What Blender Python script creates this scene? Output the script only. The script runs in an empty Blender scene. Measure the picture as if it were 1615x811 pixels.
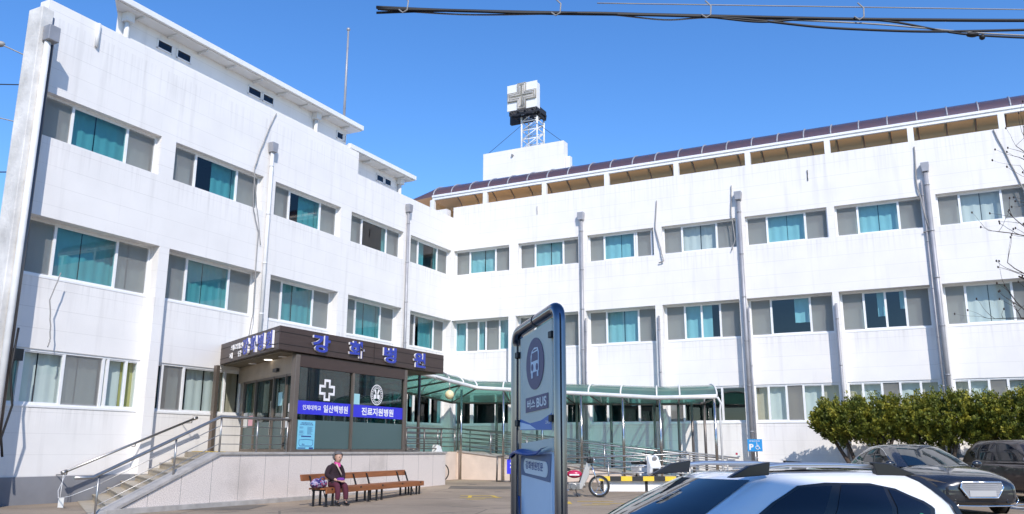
import bpy, bmesh, math, random
from mathutils import Vector, Matrix, Quaternion
random.seed(7)
R = math.radians
SC = bpy.context.scene
COL = SC.collection
V = Vector
E = 1.30            # eye height of the photographer above the forecourt

# ------------------------------------------------------------------ camera, sky, sun, exposure
cam_d = bpy.data.cameras.new('camera'); cam = bpy.data.objects.new('camera', cam_d); COL.objects.link(cam)
cam_d.sensor_fit = 'HORIZONTAL'; cam_d.sensor_width = 36; cam_d.lens = 36 * 1331.25 / 1615
cam_d.clip_start = 0.05; cam_d.clip_end = 5000
_pt, _rl = R(12.82), R(0.194)
_F = V((0, math.cos(_pt), math.sin(_pt))); _U = V((0, -math.sin(_pt), math.cos(_pt))); _X = V((1, 0, 0))
_r = _X * math.cos(_rl) + _U * math.sin(_rl); _u = _U * math.cos(_rl) - _X * math.sin(_rl)
cam.matrix_world = Matrix(((_r.x, _u.x, -_F.x, 0), (_r.y, _u.y, -_F.y, 0), (_r.z, _u.z, -_F.z, E), (0, 0, 0, 1)))
SC.camera = cam

SUN_EL = 37.0
sun_h = V((0.345, -1.50, 0)).normalized()
sun_v = (sun_h * math.cos(R(SUN_EL)) + V((0, 0, math.sin(R(SUN_EL))))).normalized()
w = bpy.data.worlds.new('World'); SC.world = w; w.use_nodes = True
nt = w.node_tree; bg = nt.nodes['Background']
sky = nt.nodes.new('ShaderNodeTexSky'); sky.sky_type = 'NISHITA'; sky.sun_disc = False
sky.sun_elevation = R(SUN_EL); sky.sun_rotation = math.atan2(sun_v.x, sun_v.y)
sky.air_density = 1.0; sky.dust_density = 0.05; sky.ozone_density = 4.0; sky.altitude = 0
hs = nt.nodes.new('ShaderNodeHueSaturation'); hs.inputs['Saturation'].default_value = 1.22; hs.inputs['Value'].default_value = 0.94; hs.inputs['Hue'].default_value = 0.507
nt.links.new(sky.outputs[0], hs.inputs['Color']); nt.links.new(hs.outputs[0], bg.inputs[0]); bg.inputs[1].default_value = 0.15
sl = bpy.data.lights.new('sun', 'SUN'); sl.energy = 2.8; sl.angle = R(0.5); sl.color = (1.0, 0.935, 0.85)
so = bpy.data.objects.new('sun', sl); COL.objects.link(so)
so.rotation_mode = 'QUATERNION'; so.rotation_quaternion = sun_v.to_track_quat('Z', 'Y')
SC.view_settings.view_transform = 'Standard'; SC.view_settings.look = 'None'
SC.view_settings.exposure = 0.62; SC.view_settings.gamma = 1.0; SC.view_settings.use_curve_mapping = False

# ------------------------------------------------------------------ materials
MT = {}
def mat(name, col, rough=0.6, metal=0.0, var=0.12, scale=3.0, bump=0.0, bscale=None, spec=0.5, coat=0.0, ior=None, stretch=None):
    m = bpy.data.materials.new(name); m.use_nodes = True
    n = m.node_tree.nodes; l = m.node_tree.links; b = n['Principled BSDF']
    b.inputs['Roughness'].default_value = rough; b.inputs['Metallic'].default_value = metal
    b.inputs['Specular IOR Level'].default_value = spec; b.inputs['Coat Weight'].default_value = coat
    b.inputs['Coat Roughness'].default_value = 0.03
    if ior: b.inputs['IOR'].default_value = ior
    c = (*col, 1)
    tc = n.new('ShaderNodeTexCoord'); vec = tc.outputs['Object']
    if stretch:
        mp = n.new('ShaderNodeMapping'); mp.inputs['Scale'].default_value = stretch; l.new(vec, mp.inputs[0]); vec = mp.outputs[0]
    if var > 0:
        nz = n.new('ShaderNodeTexNoise'); nz.inputs['Scale'].default_value = scale; nz.inputs['Detail'].default_value = 6
        l.new(vec, nz.inputs['Vector'])
        rp = n.new('ShaderNodeValToRGB'); rp.color_ramp.elements[0].position = 0.3; rp.color_ramp.elements[1].position = 0.7
        rp.color_ramp.elements[0].color = (*[x * (1 - var) for x in col], 1); rp.color_ramp.elements[1].color = (*[min(1, x * (1 + var * .6)) for x in col], 1)
        l.new(nz.outputs[0], rp.inputs[0]); l.new(rp.outputs[0], b.inputs['Base Color'])
    else:
        b.inputs['Base Color'].default_value = c
    if bump > 0:
        nb = n.new('ShaderNodeTexNoise'); nb.inputs['Scale'].default_value = bscale or scale * 8; nb.inputs['Detail'].default_value = 5
        l.new(vec, nb.inputs['Vector'])
        bp = n.new('ShaderNodeBump'); bp.inputs['Strength'].default_value = bump; bp.inputs['Distance'].default_value = 0.02
        l.new(nb.outputs[0], bp.inputs['Height']); l.new(bp.outputs[0], b.inputs['Normal'])
    MT[name] = m; return m

def nodes(m): return m.node_tree.nodes, m.node_tree.links, m.node_tree.nodes['Principled BSDF']
def mathn(n, l, op, a, bv=None):
    x = n.new('ShaderNodeMath'); x.operation = op
    if isinstance(a, (int, float)): x.inputs[0].default_value = a
    else: l.new(a, x.inputs[0])
    if bv is not None:
        if isinstance(bv, (int, float)): x.inputs[1].default_value = bv
        else: l.new(bv, x.inputs[1])
    return x.outputs[0]

# white painted siding: boards ~0.49 m high with thin dirty joints, rain streaks
m = mat('white_wall', (0.82, 0.795, 0.77), 0.75, var=0.05, scale=0.9, bump=0.12, bscale=30)
n, l, b = nodes(m)
tc = n.new('ShaderNodeTexCoord'); sp = n.new('ShaderNodeSeparateXYZ'); l.new(tc.outputs['Object'], sp.inputs[0])
nzj = n.new('ShaderNodeTexNoise'); nzj.inputs['Scale'].default_value = 0.35; l.new(tc.outputs['Object'], nzj.inputs[0])
fr = mathn(n, l, 'FRACT', mathn(n, l, 'DIVIDE', mathn(n, l, 'ADD', sp.outputs[2], 10.17), 0.487))
jt = mathn(n, l, 'LESS_THAN', fr, 0.022)
jm = mathn(n, l, 'MULTIPLY', jt, mathn(n, l, 'MULTIPLY', nzj.outputs[0], 0.62))
stv = n.new('ShaderNodeMapping'); stv.inputs['Scale'].default_value = (2.2, 2.2, 0.16); l.new(tc.outputs['Object'], stv.inputs[0])
st = n.new('ShaderNodeTexNoise'); st.inputs['Scale'].default_value = 1.6; st.inputs['Detail'].default_value = 7; l.new(stv.outputs[0], st.inputs[0])
sr = n.new('ShaderNodeMapRange'); sr.inputs[1].default_value = 0.55; sr.inputs[2].default_value = 0.8; sr.inputs[3].default_value = 0; sr.inputs[4].default_value = 0.30
l.new(st.outputs[0], sr.inputs[0])
stf = n.new('ShaderNodeMapping'); stf.inputs['Scale'].default_value = (7, 7, 0.22); l.new(tc.outputs['Object'], stf.inputs[0])
sn2 = n.new('ShaderNodeTexNoise'); sn2.inputs['Scale'].default_value = 1.5; sn2.inputs['Detail'].default_value = 5; l.new(stf.outputs[0], sn2.inputs[0])
sm = n.new('ShaderNodeMapRange'); sm.inputs[1].default_value = 0.5; sm.inputs[2].default_value = 0.72; sm.inputs[4].default_value = 0.30; l.new(sn2.outputs[0], sm.inputs[0])
acc = 0.0
for z0, ln_ in ((8.50, .9), (5.16, .8), (2.12, .7), (11.60, 1.3)):
    below = mathn(n, l, 'LESS_THAN', sp.outputs[2], z0)
    fad = n.new('ShaderNodeMapRange'); fad.inputs[1].default_value = z0 - ln_; fad.inputs[2].default_value = z0; l.new(sp.outputs[2], fad.inputs[0])
    acc = mathn(n, l, 'ADD', mathn(n, l, 'MULTIPLY', below, fad.outputs[0]), acc)
tot = mathn(n, l, 'ADD', mathn(n, l, 'ADD', jm, sr.outputs[0]), mathn(n, l, 'MULTIPLY', acc, sm.outputs[0]))
src = b.inputs['Base Color'].links[0].from_socket
mx = n.new('ShaderNodeMixRGB'); l.new(tot, mx.inputs[0]); l.new(src, mx.inputs[1]); mx.inputs[2].default_value = (0.42, 0.40, 0.38, 1)
l.new(mx.outputs[0], b.inputs['Base Color'])

mat('rough_white', (0.70, 0.68, 0.65), 0.85, var=0.28, scale=1.7, bump=0.5, bscale=14)
mat('white_paint', (0.80, 0.80, 0.79), 0.45, var=0.05, scale=4)
mat('cream_wall', (0.72, 0.66, 0.52), 0.7, var=0.08)
mat('frame_white', (0.82, 0.82, 0.82), 0.35, var=0.04, scale=6)
mat('band_grey', (0.23, 0.235, 0.255), 0.8, var=0.15, scale=1.2, bump=0.15)
mat('concrete', (0.36, 0.345, 0.32), 0.9, var=0.25, scale=1.5, bump=0.3)
mat('roof_slab', (0.25, 0.25, 0.24), 0.9)
mat('dark_room', (0.13, 0.15, 0.145), 0.9, var=0.3, scale=0.7)
mat('room_teal', (0.10, 0.16, 0.16), 0.8, var=0.3, scale=0.8)
mat('curtain', (0.74, 0.75, 0.73), 0.9, var=0.05, scale=2, bump=0.0)
mat('blind_beige', (0.62, 0.52, 0.40), 0.9, var=0.08)
mat('blind_yellow', (0.55, 0.50, 0.18), 0.9, var=0.05)
mat('steel_pipe', (0.36, 0.36, 0.38), 0.5, 0.3, var=0.2, scale=2.0)
mat('pipe_white', (0.72, 0.72, 0.71), 0.45, var=0.1)
mat('stainless', (0.52, 0.51, 0.50), 0.22, 1.0, var=0.12, scale=9)
mat('hoop_steel', (0.20, 0.205, 0.24), 0.16, 1.0, var=0.25, scale=5, stretch=(1, 1, .2))
mat('rail_steel', (0.42, 0.41, 0.40), 0.38, 0.9, var=0.12, scale=9)
mat('rail_dark', (0.17, 0.15, 0.14), 0.4, 0.6, var=0.15)
mat('cable_dark', (0.012, 0.012, 0.014), 0.6, var=0.0)
mat('cable_grey', (0.30, 0.29, 0.28), 0.6, var=0.1)
mat('bronze_frame', (0.20, 0.165, 0.14), 0.38, 0.55, var=0.12)
mat('fascia_brown', (0.062, 0.040, 0.034), 0.42, 0.1, var=0.12, scale=2, stretch=(1, 1, 8))
mat('fascia_joint', (0.012, 0.009, 0.008), 0.7, var=0)
mat('soffit_wood', (0.13, 0.105, 0.07), 0.6, var=0.2, scale=2)
mat('header_tan', (0.36, 0.29, 0.22), 0.5, var=0.1)
mat('letter_blue', (0.030, 0.055, 0.40), 0.35, var=0.03)
mat('letter_white', (0.78, 0.76, 0.76), 0.4, var=0.03)
mat('strip_blue', (0.035, 0.035, 0.62), 0.4, var=0.02)
mat('print_white', (0.82, 0.82, 0.82), 0.5, var=0)
mat('poster_cyan', (0.20, 0.56, 0.74), 0.55, var=0.06, scale=12)
mat('print_navy', (0.02, 0.05, 0.22), 0.5, var=0)
mat('paper', (0.78, 0.78, 0.75), 0.6, var=0.03)
mat('paper_cyan', (0.34, 0.62, 0.66), 0.6, var=0.03)
mat('paper_pink', (0.80, 0.42, 0.48), 0.6, var=0.03)
mat('paper_orange', (0.85, 0.45, 0.06), 0.6, var=0.03)
mat('film_grey', (0.075, 0.125, 0.125), 0.35, var=0.06, scale=1, spec=0.5)
mat('tile_floor', (0.42, 0.36, 0.27), 0.55, var=0.15, scale=3)
mat('yellow_paint', (0.72, 0.48, 0.06), 0.7, var=0.2, scale=6)
mat('bench_wood', (0.30, 0.105, 0.035), 0.5, var=0.35, scale=3, stretch=(0.6, 8, 8), bump=0.1)
mat('iron_black', (0.018, 0.018, 0.02), 0.5, 0.3, var=0)
mat('rubber', (0.02, 0.02, 0.021), 0.75, var=0.1)
mat('plastic_black', (0.018, 0.018, 0.02), 0.35, var=0)
mat('plastic_grey', (0.25, 0.25, 0.26), 0.5, var=0.1)
mat('chrome', (0.75, 0.75, 0.76), 0.1, 1.0, var=0)
mat('car_white', (0.80, 0.815, 0.83), 0.28, var=0.015, scale=2, coat=1.0)
mat('car_dark', (0.022, 0.024, 0.030), 0.25, 0.25, var=0.05, coat=1.0)
mat('car_brown', (0.050, 0.034, 0.034), 0.28, 0.3, var=0.05, coat=1.0)
mat('car_trim', (0.015, 0.015, 0.017), 0.28, var=0)
mat('rail_silver', (0.62, 0.62, 0.63), 0.28, 0.85, var=0.03)
mat('car_cabin', (0.02, 0.02, 0.022), 0.8, var=0)
mat('lamp_clear', (0.55, 0.57, 0.60), 0.12, 0.6, var=0.3, scale=14)
mat('lamp_red', (0.35, 0.01, 0.01), 0.15, var=0.1, coat=1)
mat('plate_grey', (0.42, 0.42, 0.42), 0.5, var=0.0)
mat('sticker_green', (0.06, 0.42, 0.22), 0.5, var=0)
mat('moto_red', (0.50, 0.02, 0.07), 0.25, var=0.05, coat=1)
mat('moto_silver', (0.55, 0.53, 0.50), 0.3, 0.4, var=0.08)
mat('engine_metal', (0.30, 0.29, 0.28), 0.4, 0.8, var=0.25, scale=20)
mat('sign_grey', (0.72, 0.70, 0.60), 0.55, var=0.05, scale=6)
mat('sign_navy', (0.030, 0.025, 0.14), 0.45, var=0.05, scale=30)
mat('sign_blue', (0.06, 0.17, 0.50), 0.5, var=0.06)
mat('sign_pale', (0.72, 0.79, 0.90), 0.5, var=0.05)
mat('sign_steelblue', (0.10, 0.15, 0.28), 0.5, var=0.1)
mat('vinyl_blue', (0.02, 0.085, 0.33), 0.35, var=0.15)
mat('p_blue', (0.03, 0.30, 0.68), 0.45, var=0.02)
mat('globe', (0.80, 0.70, 0.42), 0.35, var=0.03)
mat('cloth_coat', (0.024, 0.010, 0.016), 0.9, var=0.35, scale=40, bump=0.3)
mat('cloth_trouser', (0.085, 0.016, 0.032), 0.9, var=0.2, scale=20)
mat('cloth_pink', (0.60, 0.07, 0.28), 0.85, var=0.3, scale=30)
mat('cloth_violet', (0.16, 0.03, 0.28), 0.8, var=0.3, scale=30)
mat('strap_beige', (0.58, 0.46, 0.38), 0.7, var=0.05)
mat('skin', (0.50, 0.30, 0.22), 0.55, var=0.08, scale=15)
mat('hair_grey', (0.13, 0.12, 0.12), 0.7, var=0.3, scale=60, bump=0.4)
mat('boot_black', (0.012, 0.012, 0.014), 0.35, var=0)
mat('bark', (0.075, 0.055, 0.042), 0.9, var=0.3, scale=9, bump=0.6)
mat('twig', (0.050, 0.036, 0.030), 0.85, var=0.2, scale=9)
mat('rock', (0.30, 0.27, 0.25), 0.9, var=0.3, scale=2.5, bump=0.6, bscale=9)
mat('stone_cap', (0.40, 0.375, 0.35), 0.7, var=0.2, scale=5, bump=0.15)
mat('ramp_wall', (0.70, 0.58, 0.49), 0.8, var=0.12, scale=2, bump=0.2)
mat('brick_far', (0.30, 0.28, 0.26), 0.85, var=0.15, scale=0.6)
mat('stripe_black', (0.02, 0.02, 0.02), 0.6, var=0.1)
mat('stripe_yellow', (0.80, 0.55, 0.04), 0.55, var=0.1, scale=10)
mat('neon_tube', (0.46, 0.44, 0.38), 0.5, var=0.15, scale=8)
mat('neon_channel', (0.30, 0.285, 0.25), 0.6, var=0.15)
mat('under_dark', (0.02, 0.022, 0.03), 0.7, var=0.2)
mat('weed', (0.12, 0.17, 0.03), 0.8, var=0.3)
mat('asphalt', (0.055, 0.055, 0.058), 0.9, var=0.2, scale=1.5, bump=0.4, bscale=60)
mat('patch_asphalt', (0.17, 0.145, 0.115), 0.9, var=0.25, scale=2, bump=0.4, bscale=60)
mat('sack', (0.33, 0.30, 0.26), 0.9, var=0.2, scale=8, bump=0.4)

# bag: small bright woven pattern
m = mat('bag_pattern', (0.2, 0.2, 0.3), 0.7, var=0)
n, l, b = nodes(m); vo = n.new('ShaderNodeTexVoronoi'); vo.inputs['Scale'].default_value = 26
tc = n.new('ShaderNodeTexCoord'); l.new(tc.outputs['Object'], vo.inputs['Vector'])
cr = n.new('ShaderNodeValToRGB'); cr.color_ramp.interpolation = 'CONSTANT'
els = cr.color_ramp.elements; els[0].color = (0.03, 0.02, 0.12, 1); els[1].position = 0.4; els[1].color = (0.34, 0.30, 0.42, 1)
e = els.new(0.62); e.color = (0.32, 0.05, 0.14, 1); e = els.new(0.8); e.color = (0.06, 0.05, 0.25, 1)
l.new(vo.outputs['Color'], cr.inputs[0]); l.new(cr.outputs[0], b.inputs['Base Color'])

# granite slabs
m = mat('granite', (0.62, 0.555, 0.525), 0.6, var=0, scale=3)
n, l, b = nodes(m); tc = n.new('ShaderNodeTexCoord')
v1 = n.new('ShaderNodeTexNoise'); v1.inputs['Scale'].default_value = 55; v1.inputs['Detail'].default_value = 3; l.new(tc.outputs['Object'], v1.inputs[0])
c1 = n.new('ShaderNodeValToRGB'); c1.color_ramp.elements[0].position = 0.34; c1.color_ramp.elements[0].color = (0.49, 0.42, 0.38, 1)
c1.color_ramp.elements[1].position = 0.58; c1.color_ramp.elements[1].color = (0.78, 0.70, 0.64, 1); l.new(v1.outputs[0], c1.inputs[0])
v2 = n.new('ShaderNodeTexNoise'); v2.inputs['Scale'].default_value = 0.9; v2.inputs['Detail'].default_value = 5; l.new(tc.outputs['Object'], v2.inputs[0])
c2 = n.new('ShaderNodeMapRange'); c2.inputs[1].default_value = 0.56; c2.inputs[2].default_value = 0.72; c2.inputs[3].default_value = 0; c2.inputs[4].default_value = 0.4; l.new(v2.outputs[0], c2.inputs[0])
mx = n.new('ShaderNodeMixRGB'); l.new(c2.outputs[0], mx.inputs[0]); l.new(c1.outputs[0], mx.inputs[1]); mx.inputs[2].default_value = (0.36, 0.31, 0.27, 1)
sp = n.new('ShaderNodeSeparateXYZ'); l.new(tc.outputs['Object'], sp.inputs[0])
fr = mathn(n, l, 'FRACT', mathn(n, l, 'DIVIDE', mathn(n, l, 'ADD', sp.outputs[1], 50.3), 0.83)); jt = mathn(n, l, 'LESS_THAN', fr, 0.012)
mx2 = n.new('ShaderNodeMixRGB'); l.new(jt, mx2.inputs[0]); l.new(mx.outputs[0], mx2.inputs[1]); mx2.inputs[2].default_value = (0.2, 0.18, 0.17, 1)
l.new(mx2.outputs[0], b.inputs['Base Color'])

def glassy(name, tint, refl=0.0, ior=1.5, rough=0.0, diffuse=None, dmix=0.0, trans=None, tmix=0.5):
    m = bpy.data.materials.new(name); m.use_nodes = True; n = m.node_tree.nodes; l = m.node_tree.links
    n.remove(n['Principled BSDF']); out = n['Material Output']
    tr = n.new('ShaderNodeBsdfTransparent'); tr.inputs[0].default_value = (*tint, 1)
    gl = n.new('ShaderNodeBsdfGlossy'); gl.inputs['Roughness'].default_value = rough; gl.inputs[0].default_value = (1, 1, 1, 1)
    fz = n.new('ShaderNodeLayerWeight'); fz.inputs[0].default_value = 0.5
    f0 = ((ior - 1) / (ior + 1)) ** 2
    fac = mathn(n, l, 'ADD', mathn(n, l, 'MULTIPLY', mathn(n, l, 'POWER', fz.outputs['Facing'], 5.0), 0.9), f0 + refl)
    if refl < 0: fac = mathn(n, l, 'MULTIPLY', fac, 0.0)
    base = tr.outputs[0]
    if diffuse:
        df = n.new('ShaderNodeBsdfDiffuse'); df.inputs[0].default_value = (*diffuse, 1)
        tl = n.new('ShaderNodeBsdfTranslucent'); tl.inputs[0].default_value = (*(trans or diffuse), 1)
        ms = n.new('ShaderNodeMixShader'); ms.inputs[0].default_value = tmix; l.new(df.outputs[0], ms.inputs[1]); l.new(tl.outputs[0], ms.inputs[2])
        m2 = n.new('ShaderNodeMixShader'); m2.inputs[0].default_value = dmix; l.new(base, m2.inputs[1]); l.new(ms.outputs[0], m2.inputs[2]); base = m2.outputs[0]
    mx = n.new('ShaderNodeMixShader'); l.new(fac, mx.inputs[0]); l.new(base, mx.inputs[1]); l.new(gl.outputs[0], mx.inputs[2])
    l.new(mx.outputs[0], out.inputs[0]); MT[name] = m; return m
glassy('glass_teal', (0.27, 0.57, 0.61), 0.02)
glassy('glass_teal_sunlit', (0.48, 0.74, 0.79), 0.02)  # teal glass again, the right wing's stronger sun and sky put into its tint
glassy('glass_clear', (0.74, 0.81, 0.81), 0.01)
glassy('glass_porch', (0.26, 0.50, 0.50), 0.03)
glassy('screen_mesh', (0.62, 0.62, 0.62), -1, diffuse=(0.66, 0.65, 0.64), dmix=0.42)
glassy('poly_green', (0.24, 0.58, 0.48), 0.03, 1.5, 0.12, diffuse=(0.30, 0.40, 0.36), dmix=0.58, trans=(0.18, 0.46, 0.37))
glassy('poly_brown', (0.12, 0.07, 0.04), 0.16, 1.5, 0.25, diffuse=(0.075, 0.080, 0.10), dmix=0.92, trans=(0.95, 0.46, 0.16), tmix=0.66)
mat('glass_car', (0.006, 0.012, 0.016), 0.015, var=0, ior=1.95, spec=0.5)
mat('glass_tint', (0.004, 0.005, 0.012), 0.02, var=0, ior=1.5)
m = bpy.data.materials.new('lamp_glow'); m.use_nodes = True; b = m.node_tree.nodes['Principled BSDF']
b.inputs['Emission Color'].default_value = (1, 0.93, 0.8, 1); b.inputs['Emission Strength'].default_value = 1.6; MT['lamp_glow'] = m

# foliage material with clump colour variation that belongs to the leaves
m = mat('needle', (0.08, 0.10, 0.012), 0.65, var=0)
n, l, b = nodes(m); tc = n.new('ShaderNodeTexCoord'); nz = n.new('ShaderNodeTexNoise'); nz.inputs['Scale'].default_value = 3.2; nz.inputs['Detail'].default_value = 8
l.new(tc.outputs['Object'], nz.inputs[0]); cr = n.new('ShaderNodeValToRGB')
cr.color_ramp.elements[0].position = 0.32; cr.color_ramp.elements[0].color = (0.055, 0.078, 0.010, 1)
cr.color_ramp.elements[1].position = 0.70; cr.color_ramp.elements[1].color = (0.32, 0.275, 0.022, 1)
e = cr.color_ramp.elements.new(0.5); e.color = (0.13, 0.15, 0.013, 1)
l.new(nz.outputs[0], cr.inputs[0]); l.new(cr.outputs[0], b.inputs['Base Color'])

# ground
m = mat('forecourt_paving', (0.34, 0.265, 0.19), 0.9, var=0.25, scale=0.5, bump=0.35, bscale=70)
n, l, b = nodes(m); tc = n.new('ShaderNodeTexCoord')
g1 = n.new('ShaderNodeTexNoise'); g1.inputs['Scale'].default_value = 90; g1.inputs['Detail'].default_value = 2; l.new(tc.outputs['Object'], g1.inputs[0])
g2 = n.new('ShaderNodeTexVoronoi'); g2.feature = 'DISTANCE_TO_EDGE'; g2.inputs['Scale'].default_value = 0.28; l.new(tc.outputs['Object'], g2.inputs['Vector'])
src = b.inputs['Base Color'].links[0].from_socket
mx = n.new('ShaderNodeMixRGB'); mx.blend_type = 'MULTIPLY'; mx.inputs[0].default_value = 0.6; l.new(src, mx.inputs[1])
gr = n.new('ShaderNodeMapRange'); gr.inputs[1].default_value = 0.3; gr.inputs[2].default_value = 0.7; gr.inputs[3].default_value = 0.55; gr.inputs[4].default_value = 1.35; l.new(g1.outputs[0], gr.inputs[0]); l.new(gr.outputs[0], mx.inputs[2])
ck = mathn(n, l, 'LESS_THAN', g2.outputs['Distance'], 0.006); mx2 = n.new('ShaderNodeMixRGB'); l.new(mathn(n, l, 'MULTIPLY', ck, 0.5), mx2.inputs[0]); l.new(mx.outputs[0], mx2.inputs[1]); mx2.inputs[2].default_value = (0.05, 0.045, 0.04, 1)
g3 = n.new('ShaderNodeTexNoise'); g3.inputs['Scale'].default_value = 1.1; g3.inputs['Detail'].default_value = 4; g3.inputs['Distortion'].default_value = .8; l.new(tc.outputs['Object'], g3.inputs[0])
os_ = n.new('ShaderNodeMapRange'); os_.inputs[1].default_value = .60; os_.inputs[2].default_value = .68; os_.inputs[4].default_value = .45; l.new(g3.outputs[0], os_.inputs[0])
mx3 = n.new('ShaderNodeMixRGB'); l.new(os_.outputs[0], mx3.inputs[0]); l.new(mx2.outputs[0], mx3.inputs[1]); mx3.inputs[2].default_value = (0.11, 0.095, 0.08, 1)
l.new(mx3.outputs[0], b.inputs['Base Color'])

# ------------------------------------------------------------------ building helpers
FRAME_W = Matrix.Translation((0, 0, E))                       # plain axes, heights measured from the eye
FRAME_B = Matrix.Translation((-2.5916, 36.0, E)) @ Matrix.Rotation(R(-27.2613), 4, 'Z')   # inner corner of the two wings
OFF = {}
class MB:
    def __init__(s): s.bm = bmesh.new(); s.mi = 0
    def quad(s, *p):
        f = s.bm.faces.new([s.bm.verts.new(V(q)) for q in p]); f.material_index = s.mi; return f
    def box(s, a, b):
        x0, x1 = sorted((a[0], b[0])); y0, y1 = sorted((a[1], b[1])); z0, z1 = sorted((a[2], b[2]))
        v = [s.bm.verts.new((x, y, z)) for z in (z0, z1) for y in (y0, y1) for x in (x0, x1)]
        for i in ((0, 2, 3, 1), (4, 5, 7, 6), (0, 1, 5, 4), (2, 6, 7, 3), (0, 4, 6, 2), (1, 3, 7, 5)):
            f = s.bm.faces.new([v[k] for k in i]); f.material_index = s.mi
    def obox(s, c, ax, ay, az, h):     # oriented box: centre, axes, half sizes
        c = V(c); ax, ay, az = V(ax) * h[0], V(ay) * h[1], V(az) * h[2]
        v = [s.bm.verts.new(c + ax * i + ay * j + az * k) for k in (-1, 1) for j in (-1, 1) for i in (-1, 1)]
        for i in ((0, 2, 3, 1), (4, 5, 7, 6), (0, 1, 5, 4), (2, 6, 7, 3), (0, 4, 6, 2), (1, 3, 7, 5)):
            f = s.bm.faces.new([v[k] for k in i]); f.material_index = s.mi
    def prism(s, pts, d):             # polygon extruded by vector d
        d = V(d); a = [s.bm.verts.new(V(p)) for p in pts]; b = [s.bm.verts.new(V(p) + d) for p in pts]
        fs = [s.bm.faces.new(list(reversed(a))), s.bm.faces.new(b)]
        for i in range(len(a)):
            j = (i + 1) % len(a); fs.append(s.bm.faces.new((a[i], a[j], b[j], b[i])))
        for f in fs: f.material_index = s.mi
    def tube(s, pts, r, n=8, cap=True, closed=False):
        pts = [V(p) for p in pts]; rs = r if isinstance(r, (list, tuple)) else [r] * len(pts); rings = []
        N = len(pts); prev = None
        for i, p in enumerate(pts):
            if closed: t = pts[(i + 1) % N] - pts[i - 1]
            else: t = pts[min(i + 1, N - 1)] - pts[max(i - 1, 0)]
            t.normalize()
            if prev is None:
                a = t.orthogonal().normalized()
            else:
                a = (prev - t * prev.dot(t)); a = a.normalized() if a.length > 1e-6 else t.orthogonal().normalized()
            prev = a; bb = t.cross(a)
            rings.append([s.bm.verts.new(p + (a * math.cos(2 * math.pi * k / n) + bb * math.sin(2 * math.pi * k / n)) * rs[i]) for k in range(n)])
        for i in range(N if closed else N - 1):
            A, B = rings[i], rings[(i + 1) % N]
            for k in range(n):
                f = s.bm.faces.new((A[k], A[(k + 1) % n], B[(k + 1) % n], B[k])); f.material_index = s.mi; f.smooth = n > 4
        if cap and not closed:
            for ring, rev in ((rings[0], True), (rings[-1], False)):
                f = s.bm.faces.new(list(reversed(ring)) if rev else ring); f.material_index = s.mi
    def cyl(s, a, b, r, n=16): s.tube([a, b], r, n)
    def sphere(s, c, r, seg=16, ring=10, sc=(1, 1, 1)):
        r0 = bmesh.ops.create_uvsphere(s.bm, u_segments=seg, v_segments=ring, radius=r)
        for v in r0['verts']: v.co = V((v.co.x * sc[0], v.co.y * sc[1], v.co.z * sc[2])) + V(c)
        for v in r0['verts']:
            for f in v.link_faces: f.smooth = True; f.material_index = s.mi
    def grid(s, f, nu, nv, smooth=True):
        vs = [[s.bm.verts.new(V(f(i / nu, j / nv))) for j in range(nv + 1)] for i in range(nu + 1)]
        for i in range(nu):
            for j in range(nv):
                q = s.bm.faces.new((vs[i][j], vs[i + 1][j], vs[i + 1][j + 1], vs[i][j + 1])); q.smooth = smooth; q.material_index = s.mi
    def mesh(s, me, M):               # add an existing mesh, transformed
        vs = [s.bm.verts.new(M @ v.co) for v in me.vertices]
        for p in me.polygons:
            try: f = s.bm.faces.new([vs[i] for i in p.vertices]); f.material_index = s.mi
            except ValueError: pass
    def build(s, name, m, parent=None, frame=None, bevel=0, smooth=False, subs=0, base=None):
        me = bpy.data.meshes.new(name)
        o = bpy.data.objects.new(name, me); COL.objects.link(o)
        if parent is not None:
            off = OFF[parent]; o.parent = parent; OFF[o] = off
        else:
            off = V(base) if base is not None else V((0, 0, 0)); OFF[o] = off
            o.matrix_world = (frame or FRAME_W) @ Matrix.Translation(off)
        bmesh.ops.translate(s.bm, verts=s.bm.verts, vec=-off)
        bmesh.ops.recalc_face_normals(s.bm, faces=s.bm.faces)
        if smooth:
            for f in s.bm.faces: f.smooth = True
        s.bm.to_mesh(me); s.bm.free()
        for k in (m if isinstance(m, (list, tuple)) else [m]): me.materials.append(MT[k])
        if bevel:
            md = o.modifiers.new('bevel', 'BEVEL'); md.width = bevel; md.segments = 2; md.limit_method = 'ANGLE'
        if subs:
            md = o.modifiers.new('subdivision', 'SUBSURF'); md.levels = subs; md.render_levels = subs
        return o
def tag(o, label=None, cat=None, group=None, kind=None):
    if label: o['label'] = label
    if cat: o['category'] = cat
    if group: o['group'] = group
    if kind: o['kind'] = kind
    return o
def thing(name, label, cat, base=(0, 0, 0), frame=FRAME_W, group=None, rot=0):
    o = bpy.data.objects.new(name, None); COL.objects.link(o); o.empty_display_size = 0.3
    if rot:   # local frame rotated about its base: parts are then built around 0,0,0
        o.matrix_world = frame @ Matrix.Translation(V(base)) @ Matrix.Rotation(rot, 4, 'Z'); OFF[o] = V((0, 0, 0))
    else:
        o.matrix_world = frame @ Matrix.Translation(V(base)); OFF[o] = V(base)
    return tag(o, label, cat, group)
def S(s, t, z): return V((t, -s, z))      # along the left wing, out from it, height
_tc = {}
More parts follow.
